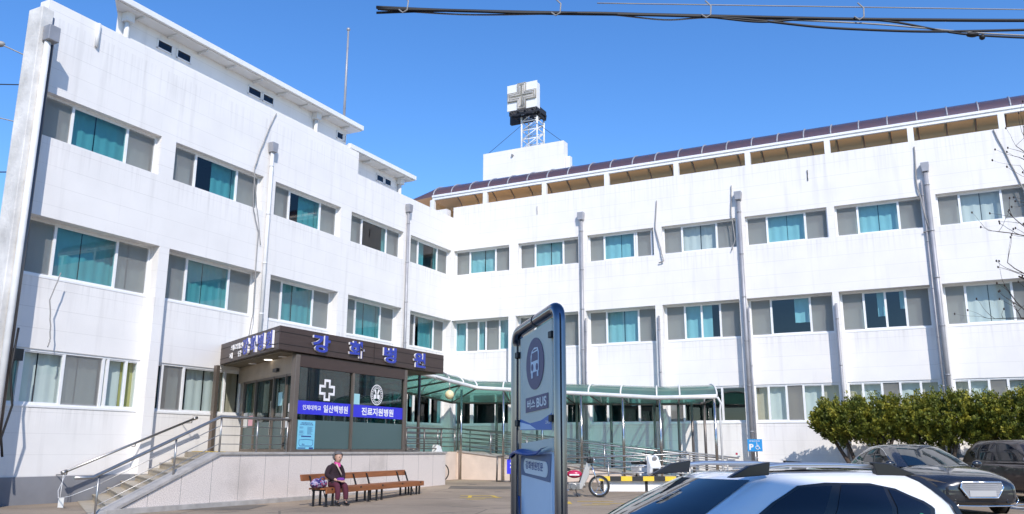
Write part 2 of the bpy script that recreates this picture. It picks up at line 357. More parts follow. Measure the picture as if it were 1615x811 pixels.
def text_mesh(txt, bold=0.0, ext=0.0):
    k = (txt, bold, ext)
    if k in _tc: return _tc[k]
    c = bpy.data.curves.new('lettering', 'FONT'); c.body = txt; c.offset = bold; c.extrude = ext; c.resolution_u = 3
    o = bpy.data.objects.new('lettering', c); COL.objects.link(o); bpy.context.view_layer.update()
    me = bpy.data.meshes.new_from_object(o.evaluated_get(bpy.context.evaluated_depsgraph_get()))
    bpy.data.objects.remove(o); bpy.data.curves.remove(c); _tc[k] = me; return me
def letters(mb, txt, o, u, v, wdt, hgt, bold=0.03, depth=0.0):
    """fit text into the rectangle at o spanned by unit u * wdt and unit v * hgt; depth extrudes outwards"""
    me = text_mesh(txt, bold, 0.5 if depth else 0)
    xs = [q.co.x for q in me.vertices]; ys = [q.co.y for q in me.vertices]
    sx = wdt / (max(xs) - min(xs)); sy = hgt / (max(ys) - min(ys)); u = V(u).normalized(); v = V(v).normalized(); nn = u.cross(v)
    o = V(o) - u * min(xs) * sx - v * min(ys) * sy + nn * (depth / 2)
    M = Matrix(((u.x * sx, v.x * sy, nn.x * depth, o.x), (u.y * sx, v.y * sy, nn.y * depth, o.y), (u.z * sx, v.z * sy, nn.z * depth, o.z), (0, 0, 0, 1)))
    mb.mesh(me, M)

# ------------------------------------------------------------------ ground
def gz(x, y):
    def ss(a, b, t):
        t = max(0, min(1, (t - a) / (b - a))); return t * t * (3 - 2 * t)
    return -1.79 + 0.51 * ss(9.5, 17.5, y) + 0.17 * ss(20.5, 30, y)
mb = MB()
ys = [-400, -60, -20, 0, 6] + [9.5 + k * 0.75 for k in range(30)] + [33, 40, 60, 400]
xs = [-400, -60, -25] + [-16 + 2 * k for k in range(19)] + [30, 60, 400]
vv = [[mb.bm.verts.new((x, y, gz(x, y))) for y in ys] for x in xs]
for i in range(len(xs) - 1):
    for j in range(len(ys) - 1):
        f = mb.bm.faces.new((vv[i][j], vv[i + 1][j], vv[i + 1][j + 1], vv[i][j + 1])); f.smooth = True
tag(mb.build('ground', 'forecourt_paving'), kind='structure')
mb = MB()
for (x0, x1, y0, y1) in ((-8.5, -5.6, 18.6, 20.4), (3.2, 6.8, 18.2, 19.6), (-1.9, 1.6, 26.2, 27.4)):
    for i in range(6):
        a_, b_ = x0 + (x1 - x0) * i / 6, x0 + (x1 - x0) * (i + 1) / 6
        mb.quad(*[(px, py, gz(px, py) + .005) for px, py in ((a_, y0 + .08 * math.sin(a_ * 3)), (b_, y0 + .08 * math.sin(b_ * 3)), (b_, y1 + .1 * math.sin(b_ * 2.3)), (a_, y1 + .1 * math.sin(a_ * 2.3)))])
tag(mb.build('paving_patch', 'patch_asphalt'), kind='structure')
mb = MB(); mb.quad((-400, -6.5, -1.782), (400, -6.5, -1.782), (400, 2.6, -1.782), (-400, 2.6, -1.782))
tag(mb.build('road', 'asphalt'), kind='structure')
mb = MB()
for (x, y, ww, hh, a) in ((-0.9, 23.7, 0.95, 0.10, 0), (-0.8, 23.0, 1.1, 0.10, 0.1), (-1.1, 23.35, 0.10, 0.75, 0), (-0.45, 23.4, 0.1, 0.6, 0.3), (-0.9, 22.5, 0.5, 0.1, 0.4),
                          (2.1, 21.9, 0.9, 0.12, 0), (2.5, 21.2, 1.1, 0.1, 0), (2.0, 20.7, 0.7, 0.12, 0.2), (1.4, 21.4, 0.12, 0.8, 0)):
    c, s_ = math.cos(a), math.sin(a)
    P = [(x + c * i * ww / 2 - s_ * j * hh / 2, y + s_ * i * ww / 2 + c * j * hh / 2) for i, j in ((-1, -1), (1, -1), (1, 1), (-1, 1))]
    mb.quad(*[(px, py, gz(px, py) + 0.006) for px, py in P])
tag(mb.build('road_marking', 'yellow_paint'), kind='structure')
mb = MB()
for k in range(4):   # white bay lines beside the parked cars
    x = 11.6 + 2.6 * k
    mb.quad(*[(px, py, gz(px, py) + 0.006) for px, py in ((x, 17.6), (x + .12, 17.6), (x + .12, 22.5), (x, 22.5))])
for (x0, x1, y) in ((11.0, 15.5, 20.0), (11.2, 15.5, 19.1)):
    mb.quad(*[(px, py, gz(px, py) + 0.009) for px, py in ((x0, y), (x1, y - .5), (x1, y - .3), (x0, y + .2))])
tag(mb.build('parking_line', 'white_paint'), kind='structure')

# ------------------------------------------------------------------ hospital building
HB = thing('hospital_building', 'white three storey hospital with two wings meeting at an inner corner', 'building', S(0, 0, -1.2), FRAME_B)
LW = [(15.6, 19.05), (11.62, 15.1), (7.72, 11.08), (3.78, 7.12), (0.12, 3.28)]
LW2 = [(15.33, 19.1), (11.48, 14.96), (7.68, 11.0), (3.78, 7.08), (0.06, 3.13)]
RW2 = [(0.0, 2.74), (3.1, 5.88), (6.23, 9.06), (9.37, 12.24), (12.54, 15.44), (15.68, 18.5), (18.9, 21.55), (21.9, 24.65), (25.0, 27.75)]
RW = [(0.06, 2.78), (3.2, 5.94), (6.33, 9.1), (9.43, 12.29), (12.62, 15.5), (15.75, 18.56), (18.98, 21.6), (22.0, 24.7), (25.1, 27.8)]
Z3, Z2, Z1 = (7.33, 8.44), (4.0, 5.37), (0.956, 2.27)
REC = 0.29
def mapper(side):
    if side == 'L': return lambda u, d, z: S(u, d, z)      # d = out of the wall
    return lambda u, d, z: S(d, u, z)
def bx(mb, M, u0, u1, d0, d1, z0, z1): mb.box(M(u0, d0, z0), M(u1, d1, z1))
def facade(side, wins, wins2, U0, U1, piers, top, zbase):
    M = mapper(side); mb = MB()
    # storey three: flush panel with window openings, piers between, deep band below
    bx(mb, M, U0, U1, -0.35, 0, Z3[1], top)
    ed = U0
    for a, c in wins + [(U1, U1)]:
        if a > ed + 1e-4: bx(mb, M, ed, a, -0.35, 0, Z3[0], Z3[1])
        ed = c
    bx(mb, M, U0, U1, -0.75, 0, Z2[1], Z3[0])
    # lower storeys stand back, piers run down in front
    d = -REC
    bx(mb, M, U0, U1, d - 0.3, d, Z1[1], Z2[0]); bx(mb, M, U0, U1, d - 0.3, d, zbase, Z1[0])
    for z0, z1, ww in ((*Z2, wins2), (*Z1, wins2)):
        ed = U0
        for a, c in ww + [(U1, U1)]:
            if a > ed + 1e-4: bx(mb, M, ed, a, d - 0.3, d, z0, z1)
            ed = c
    for a, c in piers: bx(mb, M, a, c, d, -0.003, zbase, Z2[1])
    return mb.build('wall', 'white_wall', HB)
lp = [(LW2[i + 1][1] + .02, LW2[i][0] - .02) for i in range(4)] + [(-0.4, 0.04)]
facade('L', list(reversed(LW)), list(reversed(LW2)), 0.0, 19.25, lp, 9.95, -1.6)
mb = MB(); bx(mb, mapper('L'), 6.85, 19.25, -0.35, 0.0, 9.95, 10.78); mb.build('parapet', 'white_wall', HB)
rp = [(RW2[i][1] + .015, RW2[i + 1][0] - .015) for i in range(8)]
facade('R', RW, RW2, -0.003, 28.2, rp, 10.42, -1.6)
mb = MB(); bx(mb, mapper('R'), -1.6, -0.36, -0.35, 0, 9.0, 10.42); mb.build('parapet', 'white_wall', HB)
# rooms behind the windows, roofs, outer end walls
mb = MB()
bx(mb, mapper('L'), 0.5, 16.6, -3.2, -3.0, -1.6, 9.6); mb.prism([S(16.6, -3.0, -1.6), S(18.75, -.8, -1.6), S(18.65, -.8, -1.6), S(16.5, -3.0, -1.6)], (0, 0, 11.0)); bx(mb, mapper('R'), -2.9, 28, -3.2, -3.0, -1.6, 9.6)
for z in (-0.05, 3.1, 6.2): bx(mb, mapper('L'), -2.9, 16.5, -3.0, -0.76, z, z + .25); bx(mb, mapper('R'), -0.7, 28, -3.0, -0.76, z, z + .25)
for z0 in (0.2, 3.35, 6.45):
    for (c, a) in lp[:4]: bx(mb, mapper('L'), (a + c) / 2 - .06, (a + c) / 2 + .06, -3.0, -0.76, z0, z0 + 2.85)
    for (a, c) in rp: bx(mb, mapper('R'), (a + c) / 2 - .06, (a + c) / 2 + .06, -3.0, -0.76, z0, z0 + 2.85)
mb.build('interior_wall', 'dark_room', HB)
mb = MB()
mb.prism([S(-9, -9, 9.3), S(10.4, -9, 9.3), S(19.0, -0.36, 9.3), S(-0.36, -0.36, 9.3)], (0, 0, 0.3))
mb.prism([S(-9, -9, 9.305), S(-0.36, -9, 9.305), S(-0.36, 28.1, 9.305), S(-9, 28.1, 9.305)], (0, 0, 0.29))
mb.build('roof', 'roof_slab', HB)
mb = MB()
mb.prism([S(-9.3, -9, -1.6), S(10.6, -9, -1.6), S(10.4, -9.3, -1.6), S(-9.3, -9.3, -1.6)], (0, 0, 11.4))
mb.prism([S(10.6, -9, -1.6), S(19.2, -0.36, -1.6), S(18.9, -0.36, -1.6), S(10.4, -9.0, -1.6)], (0, 0, 11.4))
mb.box(S(-0.36, 28.0, -1.6), S(-9.3, 28.2, 10.3)); mb.box(S(-9.3, -9, -1.6), S(-9.0, 28.2, 10.3))
mb.build('outer_wall', 'rough_white', HB)
# end fin of the left wing with its pipes
mb = MB(); mb.box(S(19.36, 0.42, -1.6), S(19.66, -0.1, 10.3)); mb.build('end_fin', 'rough_white', HB, bevel=0.02)
mb = MB(); mb.box(S(0.0, -REC + .02, -1.6), S(19.1, -REC + .03, -0.66))
for c, a in lp[:4]: mb.box(S(c - .01, -REC + .03, -1.6), S(a + .01, 0.012, -0.66))
mb.build('base_band', 'band_grey', HB)

def curtain_strip(mb, M, u0, u1, d, z0, z1):
    n_ = max(2, int(abs(u1 - u0) / 0.07)); k = random.random() * 6
    mb.grid(lambda a, b_: M(u0 + (u1 - u0) * a, d + 0.018 * math.sin(a * n_ * 1.6 + k), z0 + (z1 - z0) * b_), n_, 1)
def window(side, u0, u1, z0, z1, d, panes, left_high=True, mid=None, transom=None):
    """panes: list of (fraction, kind) from the viewer's left; kind g teal glass, s glass behind insect screen, c clear, d dark"""
    M = mapper(side); rev = side == 'L'
    f = MB(); fw = 0.055
    bx(f, M, u0, u1, d - .09, d, z0, z0 + fw); bx(f, M, u0, u1, d - .09, d, z1 - fw, z1)
    bx(f, M, u0, u0 + fw, d - .09, d, z0 + fw, z1 - fw); bx(f, M, u1 - fw, u1, d - .09, d, z0 + fw, z1 - fw)
    bx(f, M, u0 - .0, u1 + .0, d + .001, d + .05, z0 - .035, z0 + .012)
    G = MB(); SNL = []; CUL = []
    x = 0; tot = sum(p[0] for p in panes); W = u1 - u0
    kinds = []
    for i, p in enumerate(panes):
        a, b_ = x / tot, (x + p[0]) / tot; x += p[0]
        ua, ub = (u1 - a * W, u1 - b_ * W) if rev else (u0 + a * W, u0 + b_ * W)
        lo, hi = min(ua, ub), max(ua, ub)
        if i: bx(f, M, ua - .035, ua + .035, d - .08, d - .004, z0 + fw, z1 - fw)
        # sash
        sd = d - (0.02 if p[1] in 'gc' else 0.045)
        bx(f, M, lo + .03, hi - .03, sd - .03, sd, z0 + fw, z0 + fw + .03); bx(f, M, lo + .03, hi - .03, sd - .03, sd, z1 - fw - .03, z1 - fw)
        q = [M(lo + .03, sd - .02, z0 + fw), M(hi - .03, sd - .02, z0 + fw), M(hi - .03, sd - .02, z1 - fw), M(lo + .03, sd - .02, z1 - fw)]
        G.mi = 0 if p[1] in 'gd' else 1; G.quad(*q)
        if p[1] == 's':
            SN = MB(); SNL.append(SN); SN.quad(*[M(lo + .035, sd + .004, z0 + fw), M(hi - .035, sd + .004, z0 + fw), M(hi - .035, sd + .004, z1 - fw), M(lo + .035, sd + .004, z1 - fw)])
        if p[1] != 'd':
            cov = p[2] if len(p) > 2 else random.choice((1, 1, 1, 0.55, 0.8))
            if cov > 0:
                CU = MB(); CUL.append((CU, ('curtain', 'blind_beige', 'blind_yellow')[p[3] if len(p) > 3 else 0]))
                zc = z0 - .05 if cov >= 0.5 else z1 - (z1 - z0) * cov * 1.6
                if cov < 0.9 and random.random() < .5: lo2, hi2 = lo, lo + (hi - lo) * cov
                else: lo2, hi2 = hi - (hi - lo) * cov, hi
                m_ = (lo2 + hi2) / 2
                if hi2 - lo2 > 1.0:
                    curtain_strip(CU, M, lo2, m_ - .012, d - .24, zc, z1 + .02); curtain_strip(CU, M, m_ + .012, hi2, d - .255, zc, z1 + .02)
                else: curtain_strip(CU, M, lo2, hi2, d - .24, zc, z1 + .02)
    fo = f.build('window', 'frame_white', HB)
    G.build('pane', ['glass_teal' if rev else 'glass_teal_sunlit', 'glass_clear'], fo)
    for SN in SNL: SN.build('insect_screen', 'screen_mesh', fo)
    for CU, cm in CUL: CU.build('curtain', cm, fo)
    return fo
P3 = lambda a=1, b_=1, c=1: [(0.26, 's', a), (0.46, 'g', b_), (0.27, 's', c)]
cov3 = [(.65, 1, 1), (1, .5, 1), (1, .55, 1), (1, 0, 1), (1, .5, 1)]
cov2 = [(.5, 1, 1), (.6, 1, 1), (.6, 1, 1), (1, 1, 1), (1, .6, 1)]
for i, (a, c) in enumerate(LW):
    window('L', a, c, Z3[0], Z3[1], -0.18, P3(*cov3[i]))
    window('L', *LW2[i], Z2[0], Z2[1], -REC - 0.04, P3(*cov2[i]))
covr3 = [(1, 1, 1), (1, 1, 1), (1, 1, 1), (1, 1, 1), (1, 1, 1), (1, 1, 1), (1, 1, 1), (1, 1, 1), (1, 1, 1)]
for i, (a, c) in enumerate(RW):
    p = P3(*covr3[i])
    if i in (3, 6): p[1] = (0.46, 'c', 1)
    if i == 2: p = [(0.24, 's', 1), (0.46, 'g', 1), (0.03, 'd'), (0.22, 's', 1), (0.05, 'd')]
    window('R', a, c, Z3[0], Z3[1], -0.18, p)
    p = [P3(), P3(1, 1, 1), P3(1, 1, 1), [(0.26, 's', 1), (0.22, 'g', 1), (0.24, 'g', .5), (0.27, 's', 1)], P3(1, .42, 1),
         [(0.26, 's', 1), (0.24, 'g', .4), (0.22, 'g', .3), (0.27, 's', 1)], [(0.24, 's', 1), (0.5, 'c', 1), (0.26, 's', 1)], P3(), P3()][i]
    if i == 0: p = [(0.2, 'g', 1), (0.2, 's', 1), (0.13, 'g', .5), (0.23, 's', 1), (0.2, 'g', 1)]
    window('R', *RW2[i], Z2[0], Z2[1], -REC - 0.04, p)
# ground floor windows
d1 = -REC - 0.03
window('L', 18.56, 19.25, *Z1, d1, [(1, 'd')])
window('L', 15.33, 18.56, *Z1, d1, [(0.33, 'c', 1), (0.34, 's', 1), (0.04, 'd'), (0.17, 'c', 1), (0.12, 'c', 1, 2)])
window('L', 11.6, 14.96, *Z1, d1, [(0.12, 'd'), (0.22, 's', .5), (0.46, 'c', .8), (0.20, 'c', 1, 1)])
for i in (2, 3, 4): window('L', *LW2[i], *Z1, d1, [(0.3, 'd'), (0.4, 'g', .3), (0.3, 'd')])
for i, (a, c) in enumerate(RW2):
    if i < 4: p = [[(0.3, 'd'), (0.03, 'd'), (0.4, 'g', .2), (0.27, 'd')], [(0.25, 'd'), (0.25, 'g', .25), (0.25, 'd'), (0.25, 'd')], [(0.25, 'd'), (0.45, 'g', .3), (0.3, 'd')], [(0.2, 's', .4), (0.5, 'g', .25), (0.3, 'd')]][i]
    else: p = [(0.17, 'c', 1, 1), (0.21, 'c', 1, 0), (0.2, 's', 1, 1), (0.22, 'c', 1, 0), (0.2, 'c', 1, 1)]
    window('R', a, c, *Z1, d1, p)
# extractor fan in the dark opening by the end fin
mb = MB(); mb.box(S(18.62, d1 + .02, 1.95), S(18.98, d1 + .14, 2.22)); mb.cyl(S(18.8, d1 + .14, 2.08), S(18.8, d1 + .17, 2.08), .1, 14)
mb.build('extractor_fan', 'plastic_black', HB)

# downpipes with hopper heads
def pipe(side, u, zt, zb, r, m, d0=0.10, box=True, mw='steel_pipe'):
    M = mapper(side); mb = MB()
    mb.tube([M(u, d0, zb), M(u, d0, zt - .25)], r, 12)
    z = zt - 0.8
    while z > zb + .3: mb.tube([M(u, d0, z), M(u, d0, z + .05)], r * 1.18, 12); z -= 1.6
    o = mb.build('downpipe', m, HB)
    if box:
        h = MB(); h.prism([M(u - .10, .02, zt - .32), M(u + .10, .02, zt - .32), M(u + .13, .02, zt - .1), M(u + .13, .02, zt), M(u - .13, .02, zt), M(u - .13, .02, zt - .1)], M(0, .2, 0) - M(0, 0, 0))
        h.build('rain_hopper', mw, o, bevel=.01)
pipe('L', 11.42, 9.62, 2.95, .06, 'pipe_white'); pipe('L', 3.62, 9.6, -1.2, .058, 'steel_pipe')
pipe('R', 6.12, 9.4, -1.2, .062, 'steel_pipe'); pipe('R', 12.45, 9.4, -1.2, .068, 'steel_pipe'); pipe('R', 18.76, 9.55, -1.2, .075, 'steel_pipe'); pipe('R', 24.9, 9.55, -1.2, .075, 'steel_pipe')
pipe('R', 12.58, 5.3, -1.2, .03, 'steel_pipe', .07, False); pipe('R', 6.24, 5.3, -1.2, .028, 'steel_pipe', .07, False); pipe('R', 9.22, 5.2, -1.2, .04, 'steel_pipe', .07, False)
pipe('R', 15.56, 5.2, -1.2, .045, 'steel_pipe', .08, False); pipe('R', 18.60, 9.2, -1.2, .03, 'steel_pipe', .07, False)
mb = MB(); mb.tube([S(19.47, .50, -1.2), S(19.47, .50, 9.5)], .075, 12); o = mb.build('downpipe', 'pipe_white', HB)
h = MB(); h.box(S(19.30, .43, 9.42), S(19.58, .68, 9.8)); h.build('rain_hopper', 'steel_pipe', o, bevel=.015)
mb = MB(); mb.tube([S(19.30, .38, -1.2), S(19.30, .38, 9.6)], .055, 10); mb.build('downpipe', 'rail_dark', HB)
mb = MB(); mb.tube([S(19.27, .22, 0.8), S(19.27, .22, 10.2)], .06, 10); mb.build('downpipe', 'steel_pipe', HB)
mb = MB(); mb.tube([S(19.22, .45, 2.6), S(19.3, .5, 1.6), S(19.15, .48, .9), S(19.3, .48, .2), S(19.2, .45, -.2)], .025, 8); mb.build('conduit', 'cable_dark', HB)
# loose cables hanging down the facades
def cable(side, pts, r=.016, m='cable_grey'):
    M = mapper(side); P = [M(*p) for p in pts]; out = []
    for i in range(len(P) - 1):
        for k in range(6): out.append(P[i].lerp(P[i + 1], k / 6) + V((random.uniform(-1, 1), random.uniform(-1, 1), 0)) * .008)
    out.append(P[-1]); mb = MB(); mb.tube(out, r, 6); mb.build('cable', m, HB)
cable('L', [(11.3, .03, 10.7), (11.75, .06, 9.7), (12.1, .05, 8.6), (12.05, .06, 7.3), (11.75, .05, 6.6), (11.72, .04, 4.0), (11.85, .03, 2.9)])
cable('L', [(12.1, .04, 8.4), (11.78, .05, 7.0), (11.6, .04, 6.2)], .012)
cable('L', [(18.1, .03, 4.1), (18.3, .04, 3.4), (18.15, .03, 2.5), (18.2, .03, 2.3)], .014)
cable('R', [(9.28, .03, 9.5), (9.2, .05, 8.4), (9.42, .08, 7.4), (9.5, .1, 7.05), (9.3, .06, 7.0)], .022)
cable('R', [(12.2, .03, 9.7), (12.15, .05, 8.6), (12.25, .08, 7.6), (12.1, .08, 7.2)], .02)
cable('R', [(18.5, .03, 10.2), (18.45, .05, 8.9), (18.62, .1, 7.6), (18.72, .1, 7.2), (18.5, .06, 7.15)], .024)
cable('R', [(14.95, .03, 9.9), (14.95, .02, 9.5)], .014, 'cable_dark'); cable('R', [(4.1, .03, 9.95), (4.1, .02, 9.6)], .014); cable('R', [(20.9, .03, 10.4), (21.2, .03, 9.4), (21.6, .03, 8.0)], .02)
mb = MB(); mb.tube([S(17.9, .04, 10.1), S(17.9, .04, 10.75)], .05, 8); mb.build('vent_pipe', 'pipe_white', HB)

# rooftop rooms on the left wing (two heights) with overhanging eave, slot windows
def roof_room(s0, s1, zb, ze, wins, post_s):
    mb = MB(); mb.prism([S(s0, -.6, zb), S(s1, -.6, zb), S(max(s0 + .5, s1 - 5.2), -5.5, zb), S(s0, -5.5, zb)], (0, 0, ze - .12 - zb)); o = mb.build('rooftop_room', 'white_wall', HB)
    e_ = MB(); e_.prism([S(s0 - .35, -.16, ze - .16), S(s1 + .45, -.16, ze - .16), S(max(s0 + .5, s1 - 4.8), -5.9, ze - .16), S(s0 - .35, -5.9, ze - .16)], (0, 0, .22)); e_.build('eave', 'white_paint', o, bevel=.01)
    g = MB(); g.box(S(s0 - .35, -0.06, ze - .14), S(s1 + .45, -0.15, ze + .03)); g.build('gutter', 'white_paint', o, bevel=.01)
    k = s0 + .3
    while k < s1: u = MB(); u.box(S(k, -0.59, ze - .23), S(k + .04, -0.2, ze - .165)); u.build('bracket', 'pipe_white', o); k += 1.15
    for a, c in wins:
        f = MB(); z0, z1 = ze - .66, ze - .38
        f.box(S(a, -.56, z0), S(c, -.605, z0 + .03)); f.box(S(a, -.56, z1 - .03), S(c, -.605, z1)); f.box(S(a, -.56, z0), S(a + .03, -.605, z1)); f.box(S(c - .03, -.56, z0), S(c, -.605, z1))
        fo = f.build('window', 'frame_white', o)
        p = MB(); p.box(S(a + .03, -.58, z0 + .03), S(c - .03, -.603, z1 - .03)); p.build('pane', 'glass_tint', fo)
    for ps in post_s:
        q = MB(); q.tube([S(ps, -.5, zb), S(ps, -.5, ze - .4)], .07, 10); q.box(S(ps - .12, -.59, ze - .42), S(ps + .12, -.36, ze - .16)); q.build('downpipe', 'pipe_white', o)
roof_room(6.9, 16.95, 9.6, 11.92, [(15.07, 15.61), (14.38, 14.91), (11.42, 12.02), (10.83, 11.35), (7.11, 7.49), (6.95, 7.05)], (16.7, 8.75))
roof_room(3.25, 6.83, 9.4, 11.0, [(4.48, 4.95), (3.96, 4.40)], (3.45,))
mb = MB(); mb.tube([V((-5.95, 0, 0)), V((-5.95, 0, 4.3))], [.06, .035], 10); mb.box((-6.02, -.08, 4.3), (-5.86, .08, 4.4))
# flagpole on the rooftop room
fp = MB(); b0 = S(6.97, -0.70, 11.9); fp.tube([b0, b0 + V((0, 0, 2.2)), b0 + V((0, 0, 4.0))], [.05, .045, .035], 10); fp.sphere(b0 + V((0, 0, 4.03)), .075, 12, 8); mb.bm.free()
tag(fp.build('flagpole', 'steel_pipe', frame=FRAME_B, base=b0), 'bare grey flagpole on the left wing rooftop room', 'flagpole')

# roof walkway on the right wing: white posts, beam, brown barrel vault
mb = MB(); mb.box(S(-.74, -1.62, 11.18), S(-.86, 27.5, 11.34)); mb.box(S(-.70, -1.62, 11.30), S(-.735, 27.5, 11.40)); wk = mb.build('roof_walkway', 'white_paint', HB, bevel=.01)
for t in (-1.6, 1.17, 4.08, 6.94, 9.9, 12.72, 15.62, 18.42, 21.23, 24.1, 27.0):
    p = MB(); p.box(S(-.72, t - .10, 9.4), S(-.88, t + .10, 11.19)); p.build('post', 'white_paint', wk)
def arc(a, x0=-0.78, wd=2.7, h=.74, zb=11.36): return (x0 - wd / 2 * (1 - math.cos(a)), zb + h * math.sin(a))
mb = MB()
mb.grid(lambda u, v: S(arc(v * math.pi)[0], -1.7 + 29.3 * u, arc(v * math.pi)[1]), 40, 16)
mb.grid(lambda u, v: S(arc(v * math.pi)[0], -1.7 - 2.2 * u, arc(v * math.pi)[1] * (1 - u) + (11.36 - .15) * u), 4, 16)
mb.build('vault_roof', 'poly_brown', wk)
for k in range(31):
    t = -1.6 + k * .965; mb = MB(); mb.tube([S(arc(a * math.pi / 14)[0], t, arc(a * math.pi / 14)[1] + .01) for a in range(15)], .028, 6); mb.build('rib', 'steel_pipe', wk)
mb = MB(); mb.box(S(-3.5, -1.62, 11.18), S(-3.62, 27.5, 11.34)); mb.box(S(-3.5, -1.5, 9.5), S(-3.6, 27.5, 11.2)); mb.build('back_wall', 'dark_room', wk)
mb = MB(); mb.prism([S(-.8, -1.72, 11.2), S(-3.4, -1.72, 11.2), S(-3.4, -1.72, 9.6), S(-.8, -1.72, 9.6)], (-.06, 0, 0)); mb.build('end_wall', 'cream_wall', wk)

# penthouse and lattice mast with the cross sign
mb = MB(); mb.box(S(-6, -1.9, 9.5), S(-6.5, 2.72, 15.15)); mb.box(S(-6.5, -1.6, 9.5), S(-9, 1.0, 14.4)); ph = mb.build('penthouse', 'white_wall', HB)
q = MB(); q.box(S(-5.9, -.05, 13.62), S(-6.0, .75, 13.72)); q.build('ledge', 'white_paint', ph)
q = MB(); q.cyl(S(-5.9, -.15, 14.8), S(-6, -.15, 14.8), .06, 10); q.build('wall_lamp', 'plastic_grey', ph)
q = MB(); q.box(S(-6.2, 2.74, 12.6), S(-6.45, 2.98, 14.35)); q.build('duct', 'white_paint', ph)
CS = thing('cross_sign', 'cube sign with grey neon cross on a lattice mast above the penthouse', 'sign', S(-7, .4, 15.15), FRAME_B)
mb = MB()
for s_ in (-6.55, -7.40):
    for t in (.08, .98): mb.tube([S(s_, t, 15.15), S(s_, t, 17.5)], .05, 8)
zs = [15.3, 15.8, 16.3, 16.8, 17.3]
for i, z in enumerate(zs):
    for s_ in (-6.55, -7.45): mb.tube([S(s_, .08, z), S(s_, .98, z)], .028, 6)
    for t in (.08, .98): mb.tube([S(-6.55, t, z), S(-7.45, t, z)], .028, 6)
    if i < 4:
        for s_ in (-6.55, -7.45): mb.tube([S(s_, .08, z), S(s_, .98, zs[i + 1])], .022, 6)
        for t in (.08, .98): mb.tube([S(-6.55, t, z), S(-7.45, t, zs[i + 1])], .022, 6)
mb.build('lattice_mast', 'white_paint', CS)
mb = MB()
mb.box(S(-6, -.49, 17.28), S(-6.05, 1.25, 18.72)); mb.box(S(-6.4, -.45, 17.3), S(-6.45, 1.2, 18.68)); mb.box(S(-6.05, -.45, 17.3), S(-6.4, -.40, 18.68)); mb.box(S(-6.05, 1.15, 17.3), S(-6.4, 1.2, 18.68)); mb.box(S(-6.06, -.4, 18.6), S(-6.39, 1.15, 18.66))
bxo = mb.build('sign_box', 'white_paint', CS)
mb = MB()
for t in (-.40, .05, .45, .9, 1.16): mb.box(S(-6.1, t - .03, 17.16), S(-7.3, t + .03, 17.25))
for s_ in (-6.12, -6.5, -7.2): mb.box(S(s_, -.44, 17.06), S(s_ - .06, 1.2, 17.155))
mb.box(S(-7.5, -1.1, 17.2), S(-7.7, .62, 18.2)); mb.box(S(-6.5, .98, 17.0), S(-7.4, 1.12, 17.5)); mb.build('underframe', 'under_dark', CS)
mb = MB(); z0, zc, t0 = 17.28, 18.0, .38
ch = [(-.25, -.72), (.25, -.72), (.25, -.25), (.83, -.25), (.83, .25), (.25, .25), (.25, .72), (-.25, .72), (-.25, .25), (-.83, .25), (-.83, -.25), (-.25, -.25)]
mb.prism([S(-5.998, t0 + a, zc + b_) for a, b_ in ch], (0, -.05, 0)); cr_ = mb.build('cross', 'neon_channel', CS)
for k, f in enumerate((.93, .74, .55, .36, .17)):
    w_, L1, L2 = .25 * f, .72 - .25 * (1 - f), .83 - .25 * (1 - f)
    c2_ = [(-w_, -L1), (w_, -L1), (w_, -w_), (L2, -w_), (L2, w_), (w_, w_), (w_, L1), (-w_, L1), (-w_, w_), (-L2, w_), (-L2, -w_), (-w_, -w_)]
    q = MB(); q.tube([S(-5.93, t0 + a, zc + b_) for a, b_ in c2_], .022, 6, closed=True); q.build('neon_tube', 'letter_white' if k % 2 else 'neon_tube', cr_)
for a, b_ in ((S(-6.5, .1, 16.6), S(-6.1, -1.7, 15.15)), (S(-6.5, .95, 16.6), S(-6.1, 2.6, 15.15))):
    q = MB(); q.tube([a, b_], .012, 5); q.build('guy_wire', 'cable_dark', CS)

# ------------------------------------------------------------------ entrance terrace, stairs
TR = thing('entrance_terrace', 'granite clad terrace with tiled steps climbing along the left wing', 'terrace', S(12, 4, -1.28), FRAME_B)
FZ = -0.09
mb = MB(); mb.box(S(6.76, 3.7, -1.6), S(16.44, 4.0, FZ - .06)); mb.box(S(6.76, 3.7, -1.6), S(7.0, 0.1, FZ - .06))
mb.prism([S(16.44, 3.7, -1.6), S(16.44, 3.7, FZ - .06), S(19.35, 3.7, -1.36), S(19.35, 3.7, -1.6)], (.3, 0, 0)); mb.build('granite_wall', 'granite', TR)
mb = MB(); mb.box(S(6.72, 3.66, FZ - .06), S(16.46, 4.04, FZ)); mb.box(S(6.72, 3.66, FZ - .06), S(7.04, 0.1, FZ)); mb.build('coping', 'stone_cap', TR, bevel=.008)
mb = MB(); mb.prism([S(16.46, 3.66, FZ - .06), S(16.46, 3.66, FZ), S(19.42, 3.66, -1.29), S(19.42, 3.66, -1.35)], (.38, 0, 0)); mb.build('coping', 'stone_cap', TR)
mb = MB(); mb.box(S(6.70, 4.0, -1.6), S(19.3, 4.07, -1.17)); mb.build('kerb_stone', 'stone_cap', TR, bevel=.01)
mb = MB(); mb.prism([S(7.0, .02, -1.0), S(7.0, 3.66, -1.0), S(16.3, 3.66, -1.0), S(13.82, -.02, -1.0), S(13.55, -REC + .04, -1.0), S(13.5, .02, -1.0)], (0, 0, .997 + FZ)); mb.box(S(0.0, .02, -1.2), S(7.0, 2.0, FZ - .012)); mb.build('floor_slab', 'tile_floor', TR)
def nose(k, t): return 13.82 + .385 * k + (t / 3.7) * 2.48
